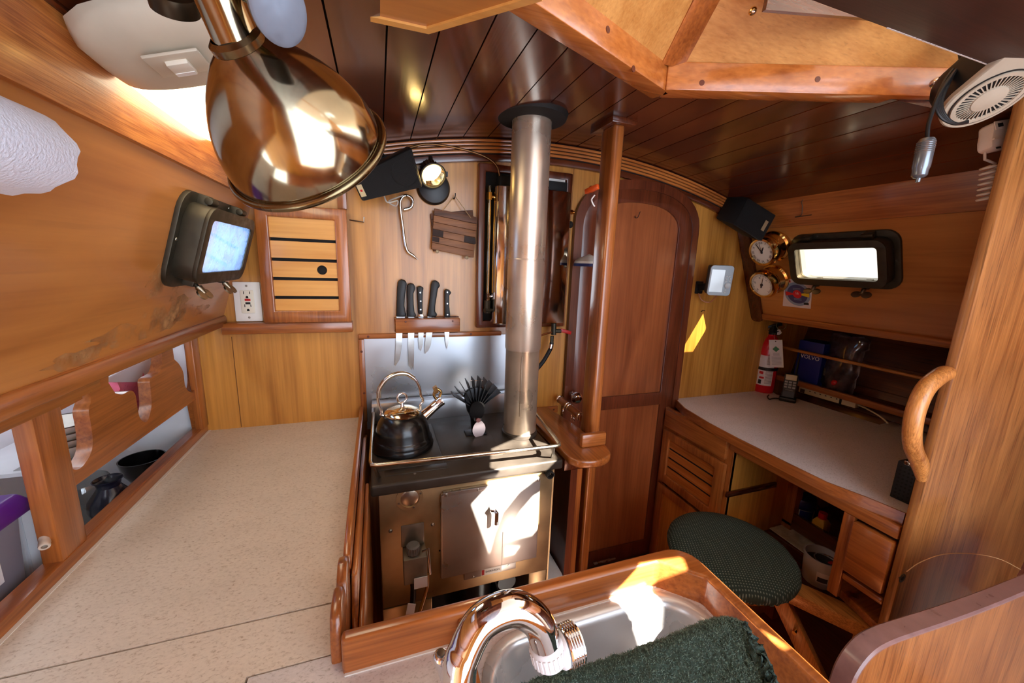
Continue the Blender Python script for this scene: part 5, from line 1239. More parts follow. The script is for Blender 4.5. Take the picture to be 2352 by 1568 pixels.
# ------------------------------------------------------------------ shelf rods, power strip, box, bag
RX = 1.93
r1a, r1b = pX(1806,803,RX), pX(2128,866,RX)
rd1 = thing('shelf_rod', 'thin pale dowel across the nav shelf in front of the blue box', 'rod', r1a)
rz1 = (r1a.z+r1b.z)/2
build('dowel', MB().cyl(V(RX,.53,rz1-.002), V(RX,BH,rz1+.002), .0075, seg=16), wood('oak','y'), rd1)
r2a, r2b = pX(1840,885,RX), pX(2088,950,RX); rz2 = (r2a.z+r2b.z)/2
rd2 = thing('shelf_rail', 'thick teak rail along the front of the nav shelf, above the power strip', 'rail', V(RX,1.0,rz2))
build('rail', MB().box(RX-.008, RX+.014, .53, BH-.001, rz2-.014, rz2+.014), wood('teak','y'), rd2, .005)
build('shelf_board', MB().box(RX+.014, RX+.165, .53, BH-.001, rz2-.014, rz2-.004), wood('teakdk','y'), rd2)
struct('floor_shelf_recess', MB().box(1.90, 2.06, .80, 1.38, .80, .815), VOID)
vx = pX(1858,830,1.985)
bo = thing('blue_box', 'dark blue carton with white lettering standing on the nav shelf', 'box', V(2.03,vx.y,rz2-.004))
q1, q2 = pX(1836,790,RX+.02), pX(1890,790,RX+.02)
by0, by1 = q2.y-.01, q1.y
bz0, bz1 = rz2-.0038, pX(1862,784,RX+.02).z
build('carton', MB().box(RX+.018, RX+.12, by0, by1, bz0, bz1), mat('blue_card', (18,34,120), .4), bo, .002)
tz = pX(1860,818,RX+.018)
text('lettering', 'VOLVO', .026, (RX+.0175,(by0+by1)/2-.004,tz.z-.006), (0,-1,0), (0,0,1), mat('print_white', (230,230,236), .5), bo)
bgc = pX(1916,845,RX+.03)
bg_ = thing('plastic_bag', 'clear crumpled plastic bag of small parts beside the blue carton', 'bag', V(2.0,bgc.y,rz2-.004))
rnd = random.Random(21); R = []
hh = pX(1900,770,RX+.03).z-bz0
for i in range(15):
    f = i/14; z = bz0+.002+hh*f
    wy = (.060 if f < .1 else .068)*(1-.15*abs(f-.4)) + (.012 if f > .85 else 0); wx = .045*(1-.75*f**2)+.004
    r = []
    for k in range(28):
        a = 2*PI*k/28; jj = rnd.uniform(.93,1.07)+.08*math.sin(3*a+f*5)
        r.append(V(RX+.070+wx*math.cos(a)*jj, bgc.y-.004-.012*f+wy*math.sin(a)*jj, z+rnd.uniform(-.003,.003)+(.012*math.sin(a*2) if f > .8 else 0)))
    R.append(r)
build('film', MB().loft(R), glass('bag_film', (222,222,228), .5, rough=.06, film=.62, filmcol=(236,232,238)), bg_, sharp=180)
mb = MB()
for k in range(9):
    p = V(RX+.060+rnd.uniform(-.018,.018), bgc.y+rnd.uniform(-.035,.04), bz0+.016+rnd.uniform(0,.075)); mb.obox(p, V(.012,.004,0), V(0,.010,.006), V(.002,0,.016))
build('contents', mb, mat('dark_parts', (46,44,48), .35, .4), bg_, weld=False)
build('red_part', MB().ball(V(RX+.035,bgc.y-.012,bz0+.045), .015, 12), RED, bg_)
# power strip on the recessed shelf edge
sa, sb2 = pX(1835,893,1.965), pX(1966,930,1.965)
ps_ = thing('power_strip', 'ivory power strip lying below the shelf rail behind the desk', 'power strip', V(1.985,(sa.y+sb2.y)/2,DZ-.08))
IV = mat('ivory_strip', (206,190,150), .45)
zz0 = min(sa.z, sb2.z)-.004
u_ = (sb2-sa); 
build('body', MB().bar(sa+V(.012,0,0), sb2+V(.012,0,0), .030, .030), IV, ps_, .004)
mb = MB()
for k in range(6):
    for j in (-1,1):
        p = sa.lerp(sb2,.22+.095*k)+V(.0115,0,.0152+.0*j)+V(-.006*j,0,0); mb.box(p.x-.004, p.x+.002, p.y-.002, p.y+.002, p.z, p.z+.0006)
    p = sa.lerp(sb2,.22+.095*k)+V(-.0035,0,.004); mb.box(p.x, p.x+.0012, p.y-.003, p.y+.003, p.z-.002, p.z+.002)
build('sockets', mb, VOID, ps_, weld=False)
build('rocker', MB().box(sa.x-.005, sa.x-.001, sa.lerp(sb2,.08).y-.010, sa.lerp(sb2,.08).y+.010, sa.z-.012, sa.z+.006), mat('rocker_dark', (60,50,44), .4), ps_)
build('band', MB().bar(sa.lerp(sb2,.74)+V(.012,0,0), sa.lerp(sb2,.78)+V(.012,0,0), .0306, .0306), VOID, ps_)
cd = spline([sb2+V(.012,0,0), pX(1990,938,1.97), pX(2020,955,1.96), pX(2040,972,1.955)], 6)
build('cord', MB().tube(cd, .0035, 8), IV, ps_)
# ------------------------------------------------------------------ fire extinguisher
ex = pZ(1747,902,DZ); ex = V(1.79,1.33,DZ)
e0 = pY(1748,900,1.30); k_ = (DZ-CAMZ)/(e0.z-CAMZ)
ex = V(pZ(1752,897,DZ).x, pZ(1752,897,DZ).y, DZ)
EX = thing('fire_extinguisher', 'red fire extinguisher with a white hang tag in the desk corner', 'extinguisher', ex)
RDP = mat('extinguisher_red', (206,20,36), .25, coat=.5)
ER = .0475
ztop = 1.205-.90
build('cylinder', MB().lathe([(0,0), (ER*.94,0), (ER,.006), (ER,.225), (ER*.92,.250), (ER*.68,.276), (ER*.40,.290), (ER*.36,.302), (0,.302)], ex, seg=40), RDP, EX)
vw = (EYE-ex); va = math.atan2(vw.y, vw.x)
def patch(n, z0, z1, a0, a1, r, m): build(n, MB().lathe([(r,z0), (r,z1)], ex, seg=16, a0=va+a0, a1=va+a1, ref=(1,0,0)), m, EX)
WL = mat('white_label', (226,226,232), .6); PK = mat('print_black', (30,30,34), .7)
GR = mat('print_grey', (120,120,126), .7)
SG = -1 if True else 1
patch('instruction_label', .040, .195, -.85, .70, ER*1.006, WL)
for i in range(26):
    z = .050+.006*i
    if .128 < z < .150: continue
    patch('print_line', z, z+.0018, -.30+.1*((i*7)%5)/5 - .05, .88, ER*1.009, GR) if False else None
mb = MB()
for i in range(24):
    z = .052+.0062*i
    if .118 < z < .150: continue
    a1 = .86-.28*((i*37)%7)/7
    mb.lathe([(ER*1.009,z), (ER*1.009,z+.0022)], ex, seg=8, a0=va-.02, a1=va+min(a1,.64), ref=(1,0,0))
build('label_print', mb, GR, EX, weld=False)
patch('label_mark', .098, .112, -.62, -.22, ER*1.010, mat('label_red', (196,40,50), .6)); patch('label_mark', .074, .084, -.55, -.10, ER*1.010, mat('label_red', (196,40,50), .6))
patch('label_panel', .046, .068, -.60, -.30, ER*1.010, PK)
build('bracket_strap', MB().lathe([(ER*1.02,.118), (ER*1.05,.120), (ER*1.05,.132), (ER*1.02,.134)], ex, seg=40), BLACK, EX)
build('bracket_back', MB().box(ex.x-.018, ex.x+.018, ex.y+ER*.96, min(BH-.001,ex.y+ER+.02), ex.z+.02, ex.z+.27), BLACK, EX, .003)
vt = ex+V(0,0,.300)
build('valve_head', MB().lathe([(.019,0), (.020,.012), (.016,.018), (.014,.034), (0,.036)], vt, seg=24), BLACK, EX)
hv = V(.45,-.89,0).normalized()
hdir = V(.80,-.6,0).normalized()
build('lever', MB().bar(vt+V(0,0,.030)-hdir*.045, vt+V(0,0,.056)+hdir*.034, .022, .014).obox(vt+V(0,0,.030), V(.016,0,0), V(0,.014,0), V(0,0,.016)).bar(vt+V(0,0,.022)-hdir*.05, vt+V(0,0,.016)+hdir*.030, .016, .006), BLACK, EX, .002)
gd = (EYE-vt).normalized()
build('gauge', MB().lathe([(.015,0), (.016,.004), (.0145,.007), (.012,.006)], vt+V(.018,-.016,.012), gd, 24), CHROME, EX)
build('gauge_face', MB().lathe([(.0125,.0062), (0,.0062)], vt+V(.018,-.016,.012), gd, 24), mat('gauge_face', (196,196,196), .5), EX)
build('safety_pin_loop', MB().tube(circ(vt+V(.012,-.03,.050), (.8,-.6,0), (0,0,1), .021, 20), .0012, 6, closed=True), mat('olive_wire', (120,132,96), .5), EX)
tg0 = pD(1766,776,1); 
dt = (ex+V(0,0,.25)-EYE).length-ER-.012
tc4 = [pR(x,y,dt) for x, y in ((1766,780),(1797,780),(1800,844),(1769,843))]
tgm = build('hang_tag', MB().prism(tc4, (tc4[1]-tc4[0]).cross(tc4[3]-tc4[0]).normalized()*.0008), mat('tag_card', (222,220,222), .6), EX)
tu = (tc4[1]-tc4[0]).normalized(); tv = (tc4[0]-tc4[3]).normalized(); tn = tu.cross(tv).normalized()
tcn = tc4[0].lerp(tc4[1],.5).lerp(tc4[3].lerp(tc4[2],.5),.34)
W_ = (tc4[1]-tc4[0]).length; H_ = (tc4[0]-tc4[3]).length
build('diamond', MB().prism([tcn+tn*.0003+tu*W_*.26, tcn+tn*.0003+tv*W_*.26, tcn+tn*.0003-tu*W_*.26, tcn+tn*.0003-tv*W_*.26], tn*.0006), mat('green_mark', (24,110,66), .5), tgm)
mb = MB()
for k in range(10):
    z = tcn-tv*(W_*.36+H_*.046*k); w2 = W_*(.24 if k < 3 else .36); mb.obox(z+tn*.0006, tu*w2, tv*H_*.006, tn*.0003)
build('tag_print', mb, mat('print_grey', (120,120,126), .7), tgm, weld=False)
ey = tc4[0].lerp(tc4[1],.5)-tv*.008
build('eyelet', MB().lathe([(.0026,.0004), (0,.0006)], ey, tn, 12), VOID, tgm)
build('tag_string', MB().tube([ey, ey+V(-.002,.01,.02), vt+V(.004,-.012,.012)], .0007, 6), mat('tag_string', (190,180,160), .8), tgm)
# ------------------------------------------------------------------ handset in its charger
hb = pZ(1808,920,DZ)
HS = thing('radio_handset', 'black handheld radio with grey keys standing in a charger cradle on the desk', 'handset', hb)
fv = (EYE-hb); fv.z = 0; fv.normalize(); rv = V(-fv.y, fv.x, 0); rv = rv if rv.x > 0 else -rv
up = (V(0,0,1)-fv*.18).normalized()
c0 = hb+V(0,0,.012)
build('cradle', MB().obox(hb+V(0,0,.010)-fv*.004, rv*.034, fv*.032, V(0,0,.010)).obox(hb+V(0,0,.024)-fv*.010, rv*.030, fv*.020, V(0,0,.014)), BLACK, HS, .005)
bd = build('body', MB().obox(c0+up*.062, rv*.0275, fv*.014, up*.058), mat('handset_grey', (34,35,37), .45), HS, .006)
n_ = rv.cross(up); n_ = n_ if n_.dot(fv) > 0 else -n_
fs = c0+n_*.0142
build('screen', MB().obox(fs+up*.103, rv*.022, n_*.0008, up*.013), mat('lcd_pale', (196,190,160), .25), bd, .001)
for i in range(3):
    for j in range(3): build('key', MB().obox(fs+up*(.080-.0125*j)+rv*(.0165*(i-1)), rv*.0062, n_*.0012, up*.0042), mat('key_grey', (150,152,154), .45), bd, .0006)
build('speaker_bar', MB().obox(fs+up*.041, rv*.016, n_*.0006, up*.0008), mat('key_grey', (150,152,154), .45), bd)
build('battery_line', MB().obox(fs+up*.022, rv*.022, n_*.0006, up*.014), BLACK, bd)
build('antenna', MB().tube([c0+up*.118+rv*.014, c0+up*.150+rv*.015, c0+up*.225+rv*.018], [.006,.0045,.0028], 12), BLACKM, bd)
build('side_button', MB().obox(c0+up*.09+rv*.0285, rv*.001, n_*.005, up*.012), BLACK, bd)
cdd = spline([hb+V(-.02,.02,.006), hb+V(-.05,.035,.004), hb+V(-.08,.03,.004), hb+V(-.055,.06,.004), hb+V(-.02,.08,.004)], 6)
build('charger_cord', MB().tube(cdd, .003, 8), BLACK, HS)
# ------------------------------------------------------------------ instruments on the starboard side
def dial(name, label, px, back_off, r):
    n = SN
    fcn = pP(px[0], px[1], SP0+SN*back_off, SN)
    bc = fcn-n*(back_off-.0005)
    t = thing(name, label, 'clock' if 'clock' in name else 'barometer', bc, 'brass ship instruments')
    L = back_off
    build('case', MB().lathe([(0,0), (r*1.10,0), (r*1.14,.006), (r*1.14,.014), (r*1.02,.020), (r*1.0,L*.55), (r*1.04,L*.60), (r*1.12,L*.68), (r*1.12,L*.80), (r*1.02,L*.97), (r*.90,L), (r*.86,L*.94)], bc, n, 56), BRASS, t)
    fz = bc+n*(L*.93)
    f = build('dial_face', MB().lathe([(r*.88,0), (0,.0004)], fz, n, 48), mat('dial_white', (222,218,204), .5), t)
    u = V(0,-1,0); v = SV
    return t, fz+n*.0012, u, v, n, r, f
t, fz, u, v, n, r, f = dial('ship_clock', 'brass ship clock with roman numerals, tucked below the tilted speaker', (1748,580), .088, .057)
INK = mat('print_black', (30,30,34), .7)
for k, s in enumerate(('XII','I','II','III','IIII','V','VI','VII','VIII','IX','X','XI')):
    a = PI/2-PI/6*k; d = u*math.cos(a)+v*math.sin(a); tt = u*math.sin(a)-v*math.cos(a)
    text('numeral', s, .0135, fz+d*r*.70, tt, d, INK, f, depth=.0002)
def hand(a, l, w, nm):
    d = u*math.cos(a)+v*math.sin(a); tt = d.cross(n)
    build(nm, MB().prism([fz+n*.001-d*r*.12+tt*w, fz+n*.001+d*l*.7+tt*w*1.5, fz+n*.001+d*l, fz+n*.001+d*l*.7-tt*w*1.5, fz+n*.001-d*r*.12-tt*w], n*.0008), INK, f)
hand(math.radians(64), r*.45, .0018, 'hour_hand'); hand(math.radians(121), r*.74, .0013, 'minute_hand'); hand(math.radians(100), r*.78, .0005, 'second_hand')
build('pivot', MB().cyl(fz, fz+n*.003, .004), INK, f)
t, fz, u, v, n, r, f = dial('barometer', 'brass barometer with a silvered dial, below the ship clock', (1748,655), .088, .057)
for k in range(41):
    a = math.radians(230-7*k); d = u*math.cos(a)+v*math.sin(a); tt = d.cross(n); l = .09 if k % 5 else .16
    build('graduation', MB().obox(fz+d*r*(.80-l/2), d*r*l/2, tt*.0005, n*.0002), INK, f)
for k, s in enumerate(('28','29','30','31')):
    a = math.radians(225-62*k); d = u*math.cos(a)+v*math.sin(a); text('numeral', s, .009, fz+d*r*.56, u*math.sin(a)-v*math.cos(a), d, INK, f, depth=.0002)
hand(math.radians(70), r*.72, .0007, 'pointer'); hand(math.radians(250), r*.30, .0022, 'pointer_tail')
build('pivot', MB().cyl(fz, fz+n*.003, .0055), INK, f)
# channel sticker card
sq = [pP(x,y,SP0+SN*.001,SN) for x, y in ((1803,639),(1867,649),(1862,709),(1798,702))]
scd = thing('channel_card', 'small white card with a round channel dial numbered 16, under the starboard portlight', 'card', sum(sq, V(0,0,0))/4)
build('card', MB().prism(sq, SN*.0006), mat('card_white', (222,210,206), .6), scd)
cu_, cv_ = V(0,-1,0), SV; cc4 = sum(sq, V(0,0,0))/4; nn = SN
def disc(nm, c, r, o, m): build(nm, MB().lathe([(r,0), (0,.0001)], c+nn*o, nn, 40), m, scd)
disc('outer_ring', cc4, .054, .0008, mat('ring_blue', (140,156,176), .6)); disc('inner_disc', cc4, .043, .0011, mat('disc_navy', (66,66,104), .6))
def wedge(nm, c0, r, a, w, o, m):
    pts = [c0+nn*o]+[c0+nn*o+cu_*r*math.cos(a-w+2*w*k/6)+cv_*r*math.sin(a-w+2*w*k/6) for k in range(7)]
    build(nm, MB().prism(pts, nn*.0002), m, scd)
wedge('red_wedge', cc4, .050, PI, .20, .0013, mat('wedge_red', (206,40,44), .6)); wedge('yellow_wedge', cc4, .050, 0, .22, .0013, mat('wedge_yellow', (226,196,40), .6))
disc('centre', cc4, .0185, .0016, mat('centre_red', (206,36,48), .6))
text('number', '16', .015, cc4+nn*.0019+cv_*.004, cu_, cv_, mat('print_white', (230,230,236), .5), scd, depth=.0002)
for k in range(4):
    build('print_line', MB().obox(cc4+nn*.0014+cv_*(.026-.006*(k % 2)-(.046 if k > 1 else 0))+cu_*0, cu_*.016, cv_*.0008, nn*.0001), mat('ring_blue', (140,156,176), .6), scd)
cw_ = sq[0].lerp(sq[1],.06).lerp(sq[3].lerp(sq[2],.06),.05)
build('corner_mark', MB().obox(cw_+nn*.001+cu_*.008-cv_*.004, cu_*.010, cv_*.006, nn*.0002), mat('label_red', (196,40,50), .6), scd)
build('signature', MB().obox(sq[2].lerp(sq[0],.16)+nn*.001, cu_*.010, cv_*.005, nn*.0002), INK, scd)
# chart plotter on a swing bracket
pl = [pY(x,y,yy) for x, y, yy in ((1626,610,1.285),(1680,612,1.24),(1682,675,1.24),(1628,678,1.285))]
c = sum(pl, V(0,0,0))/4
cp_ = thing('chart_plotter', 'grey chart plotter with a pale screen on a black swing bracket, right of the door', 'display', c)
pu = (pl[1]-pl[0]).normalized(); pv = (pl[0]-pl[3]).normalized(); pn_ = pu.cross(pv).normalized(); pn_ = pn_ if pn_.y < 0 else -pn_
pv = (pv-pu*pv.dot(pu)).normalized()
w2, h2 = ((pl[1]-pl[0]).length)/2, ((pl[0]-pl[3]).length)/2
build('rear_case', MB().obox(c-pn_*.028, pu*(w2*.96), pv*(h2*.96), pn_*.022), BLACK, cp_, .008)
fb = build('front_bezel', MB().prism([p-pn_*.004 for p in rrect(c, pu, pv, w2*2, h2*2, .014)], pn_*.011), mat('bezel_grey', (158,172,180), .4), cp_, .003)
sp3 = c-pu*w2*.30+pn_*.0072
build('screen', MB().obox(sp3-pv*h2*.02, pu*w2*.56, pv*h2*.74, pn_*.0004), mat('lcd_glare', (206,222,226), .15, coat=1), fb)
for i, (a, b) in enumerate(((.47,.30),(.47,.12),(.47,-.04),(.78,.16),(.78,.0),(.52,-.58),(.52,-.76),(.68,.30))): build('key', MB().obox(c+pu*w2*a+pv*h2*b+pn_*.0078, pu*w2*.085, pv*h2*.055, pn_*.001), mat('key_silver', (176,184,186), .4), fb, .0006)
build('rotary_knob', MB().lathe([(.0125,0), (.0125,.003), (.010,.005), (0,.0055)], c+pu*w2*.66-pv*h2*.30+pn_*.007, pn_, 24), mat('key_silver', (176,184,186), .4), fb)
wp = pY(1604,660,BH)
build('bracket', MB().box(wp.x-.020, wp.x+.020, BH-.008, BH, wp.z-.028, wp.z+.028).bar(V(wp.x,BH-.008,wp.z), V(wp.x+.012,BH-.05,wp.z+.01), .022, .030).bar(V(wp.x+.012,BH-.05,wp.z+.01), c-pn_*.05, .02, .026), BLACK, cp_, .003)
build('cable', MB().tube(spline([V(wp.x-.005,BH-.01,wp.z-.026), V(wp.x+.0,BH-.03,wp.z-.055), V(wp.x+.04,BH-.04,wp.z-.062), c-pv*h2-pn_*.03+pu*.01], 6), .003, 8), mat('copper_cable', (176,120,90), .5), cp_)
hk = pY(1612,714,BH); hh2 = build('wall_hook', MB().tube([V(hk.x-.006,BH-.002,hk.z-.003), V(hk.x-.003,BH-.010,hk.z+.004), V(hk.x+.006,BH-.012,hk.z+.002)], .0016, 8), BLACKM); tag(hh2, 'tiny dark hook on the maple panel below the chart plotter', 'hook')
ck_ = pP(1848,468,V(1.55,0,1.75),V(-.96,0,-.28)); 
cm_ = build('wire_hook', MB().tube(spline([ck_+V(-.004,.0,.02), ck_+V(-.012,.004,.008), ck_+V(-.010,0,-.01), ck_+V(-.004,.002,-.04), ck_+V(.004,.03,-.045), ck_+V(.004,-.03,-.043)], 5), .0016, 8), mat('dull_wire', (96,78,64), .5, .6)); tag(cm_, 'thin wire hook on the dark beam over the starboard portlight', 'hook')
# ------------------------------------------------------------------ fan heater under the hatch, microphone
HC = pD(2266,220,.735); _v = V(2266-CX,220-CY,F).normalized(); _w = V(.57,.82,0); _w = (_w-_v*_w.dot(_v)).normalized(); hn_ = c2w(_w*.80-_v*.60).normalized()
hu = c2w(_w.cross(_v)); hu = (hu-hn_*hu.dot(hn_)).normalized(); hv_ = hn_.cross(hu)
FH = thing('hatch_fan', 'cream round blower fan with dark slots hanging below the hatch edge', 'fan', HC)
BG = mat('fan_cream', (176,164,144), .45, var=.1)
nu = V(0,0,1)-hn_*hn_.z; nu.normalize(); nl = nu.cross(hn_).normalized()
Rb = .0625
def oval(R_, o, ext=.085):
    out = [HC+hn_*o+nl*(R_*math.cos(PI+PI*k/30))+nu*(R_*math.sin(PI+PI*k/30)) for k in range(31)]
    return out+[HC+hn_*o+nl*R_*.92+nu*ext*.5, HC+hn_*o+nl*R_*.8+nu*ext, HC+hn_*o-nl*R_*.8+nu*ext, HC+hn_*o-nl*R_*.92+nu*ext*.5]
build('rear_shell', MB().loft([oval(Rb*.94,-.062,.083), oval(Rb*1.0,-.052), oval(Rb*1.0,-.004)]), BLACK, FH)
fs_ = build('front_shell', MB().loft([oval(Rb*1.02,-.004), oval(Rb*1.02,.004), oval(Rb*.98,.007)]), BG, FH)
build('groove', MB().lathe([(Rb*.86,.0072), (Rb*.86,.0090), (Rb*.83,.0090), (Rb*.83,.0072)], HC, hn_, 48), BLACK, fs_)
build('rim_disc', MB().lathe([(Rb*.825,.0068), (Rb*.81,.0105), (Rb*.70,.0105), (Rb*.68,.0078)], HC, hn_, 48), BG, fs_)
build('inner_disc', MB().lathe([(Rb*.70,.0076), (0,.0077)], HC, hn_, 48), BLACKM, fs_)
build('cone', MB().lathe([(Rb*.41,.008), (Rb*.38,.0115), (Rb*.2,.014), (0,.015)], HC, hn_, 36), BG, fs_)
for k in range(40):
    a = 2*PI*k/40; d = hu*math.cos(a)+hv_*math.sin(a); t2 = hn_.cross(d)
    build('vane', MB().obox(HC+d*Rb*.55+hn_*.0092, d*Rb*.155, t2*.0009, hn_*.0008), BG, fs_)
mp_ = HC-hn_*.04
build('mount_bracket', MB().bar(mp_, mp_+V(0,.03,.10), .03, .03, up=(0,1,0)), BLACK, FH, .003)
side_pts = [pD(2226,128,.745), pD(2190,168,.735), pD(2158,215,.73), pD(2142,255,.73), pD(2132,290,.73), pD(2130,320,.73)]
build('power_cord', MB().tube(spline(side_pts, 6), .0034, 10), BLACK, FH)
for o in (0, 4, 8, 13):
    lp = [pD(2214+o*.3,128,.745), pD(2170+o,185,.738), pD(2150+o,235,.735), pD(2160+o,268,.735), pD(2190+o*.5,284,.738), pD(2222,282-o*.3,.742)]
    build('cord_loop', MB().tube(spline(lp, 6), .0026, 8), BLACK, FH)
p0 = pD(2130,318,.73); dnv = V(0,0,-1)
pg = build('plug_body', MB().lathe([(0,0), (.010,.0), (.0125,.004)] + [(x, .006+.0022*i) for i in range(8) for x in (.0132,)] + [(.0135,.026), (.0135,.052), (.0118,.056), (.0118,.066), (.008,.070), (.004,.071), (.0035,.078), (0,.079)], p0, dnv, 28), mat('plug_grey', (118,126,134), .25, .7), FH)
for i in range(6): build('grip_ring', MB().lathe([(.0132,.006+.0034*i), (.0141,.0072+.0034*i), (.0132,.0084+.0034*i)], p0, dnv, 28), mat('plug_grey', (118,126,134), .25, .7), pg)
vd = (EYE-p0); vd.z = 0; vd.normalize()
build('spring_contact', MB().obox(p0+V(0,0,-.045)+vd*.0134+V(.003,0,0), V(.0018,0,0), V(0,0,.010), vd*.0012), CHROME, pg)
bs_ = pD(2154,187,.80); st2 = build('round_screw', MB().lathe([(.009,-.01), (.009,.002), (.005,.006), (0,.007)], bs_, c2w(V(-.3,.2,-.9)), 20), CHROME, FH)
MC = pD(2290,312,.86)
mc = thing('wall_microphone', 'ivory handset microphone with a coiled cord, partly behind the tall partition', 'microphone', MC)
ivy = mat('ivory_plastic', (214,200,184), .45)
mu, mv_, mn = c2w(V(.96,-.22,.15)).normalized(), c2w(V(.22,.96,0)).normalized(), None
mn = mu.cross(mv_).normalized(); mv_ = mn.cross(mu)
mouts = [MC+(mu*x+mv_*y)*.86 for x, y in ((-.030,-.030),(-.010,-.034),(.05,-.034),(.05,.036),(-.036,.038),(-.052,.030),(-.046,.008),(-.036,-.010))]
bm_ = build('body', MB().prism([p-mn*.014 for p in mouts], mn*.028), ivy, mc, .006)
md = -mn if mn.dot(EYE-MC) < 0 else mn
build('ridge', MB().obox(MC+mu*.005+mv_*.010+md*.015, mu*.045, mv_*.0016, md*.002), ivy, bm_)
build('window', MB().obox(MC+mu*.0-mv_*.018+md*.0142, mu*.026, mv_*.0095, md*.0008), ivy, bm_, .0005)
build('slot', MB().obox(MC-mu*.012-mv_*.018+md*.0152, mu*.007, mv_*.004, md*.0006), VOID, bm_)
for x in (-.030, .004): build('slot', MB().obox(MC+mu*x+mv_*.030+md*.0142, mu*.006, mv_*.002, md*.0006), VOID, bm_)
cstart = pD(2262,346,.86)
coil = [cstart+V(0,0,.008), cstart, pD(2262,366,.86)]
c1_, c2_ = pD(2275,378,.86), pD(2265,462,.865)
nturn = 7
for k in range(nturn*14+1):
    a = 2*PI*k/14; f = k/(nturn*14); coil.append(c1_.lerp(c2_,f)+mu*(.0140*math.cos(a))+mn*(.0140*math.sin(a)))
build('coiled_cord', MB().tube(coil, .0027, 8), ivy, mc)
build('hanger', MB().tube([MC+md*-.012, V(MC.x+.10, MC.y, MC.z+.0), V(1.575,MC.y,MC.z-.04)], .006, 8), BLACK, mc)
# ------------------------------------------------------------------ brass reading lamp close to the viewer
rimc = pD(709,352,.27); nk = pD(545,97,.210); ax_ = (rimc-nk).normalized(); L = (rimc-nk).length
LM = thing('reading_lamp', 'tarnished brass bell-shaped reading lamp hanging close to the viewer', 'lamp', nk)
TB = mat('tarnished_brass', (160,148,122), .12, 1, var=.18, vscale=55)
TB2 = mat('dark_brass', (128,114,84), .24, 1, var=.3, vscale=60)
RR = .0545; rn = .0118
prof = [(rn,0)]
for i in range(1, 15):
    f = i/14; prof.append((rn+(RR*.965-rn)*math.sin(f**.80*PI/2)**1.05, L*f*.985))
sh_ = build('shade', MB().lathe(prof+[(prof[-1][0]-.0012, prof[-1][1])]+[(r-.0012, h) for r, h in prof[::-1]], nk, ax_, 72), TB, LM, sharp=60)
build('rolled_rim', MB().tube(circ(rimc-ax_*.0012, ax_.cross(V(0,0,1)).normalized(), ax_.cross(ax_.cross(V(0,0,1))).normalized(), RR*.985, 72), .0028, 12, closed=True), TB2, LM)
build('bulb', MB().ball(nk+ax_*L*.55, .018, 20, 1.2, ax_), mat('frosted_bulb', (226,224,216), .4), LM)
# collar and stem rising out of the picture
st_dir = (pD(480,-60,.196)-nk).normalized()
build('collar', MB().lathe([(rn*1.0,-.004), (rn*1.22,-.002), (rn*1.22,.0015), (rn*1.02,.003)], nk, ax_, 40), TB2, LM)
build('socket', MB().cyl(nk+ax_*.002, nk+st_dir*.055, rn*1.02, seg=40), TB, LM)
kd = pD(640,18,.187)
kv = (EYE-kd).normalized(); kx = (kv+c2w(V(.28,.10,0))).normalized()
build('pivot_knob', MB().lathe([(.008,-.020), (.0105,-.018), (.0125,-.003), (.0125,0), (.011,.0008), (0,.0009)], kd, kx, 40, ref=c2w(V(.3,1,0)), sx=1.25), mat('knob_end', (112,118,130), .55, .6, var=.3, vscale=120), LM)
build('pivot_pin', MB().cyl(kd-kx*.018, nk+st_dir*.034, .006), TB2, LM)
bd_ = pD(400,10,.235)
build('back_plate', MB().lathe([(.0,-.006), (.0115,-.006), (.0125,-.003), (.0125,.003), (0,.005)], bd_, c2w(V(-.25,.35,.5)), 40), mat('aged_bronze', (56,48,36), .4, .8), LM)
build('arm', MB().tube([nk+st_dir*.050, nk+st_dir*.06+V(-.005,.004,.012), V(bd_.x+.01,bd_.y,bd_.z+.05), V(-.10,bd_.y+.02,ceil_z(-.10)+.005)], .006, 14).cyl(bd_, bd_+V(.006,0,.05), .004), TB2, LM)
# ------------------------------------------------------------------ camera, light, view
cam = bpy.data.cameras.new('camera'); cam.sensor_width = 36; cam.lens = F/2352*36; cam.clip_start = .01
co = bpy.data.objects.new('camera', cam); C.objects.link(co)
r_, u_, b_ = c2w(V(1,0,0)), c2w(V(0,-1,0)), c2w(V(0,0,-1))
co.matrix_world = Matrix(((r_.x,u_.x,b_.x,0), (r_.y,u_.y,b_.y,0), (r_.z,u_.z,b_.z,CAMZ), (0,0,0,1)))
sc = bpy.context.scene; sc.camera = co
w = bpy.data.worlds.new('sky'); sc.world = w; w.use_nodes = True
bg = w.node_tree.nodes['Background']; bg.inputs[0].default_value = lin((226,238,255)); bg.inputs[1].default_value = 7.0
SUN = V(-.335,.64,-.575).normalized()
sl = bpy.data.lights.new('sun', 'SUN'); sl.energy = 80; sl.angle = .0035; sl.color = (1,.95,.86)
so = bpy.data.objects.new('sun', sl); C.objects.link(so); so.rotation_euler = SUN.to_track_quat('-Z','Y').to_euler(); so.location = (2,-3,4)
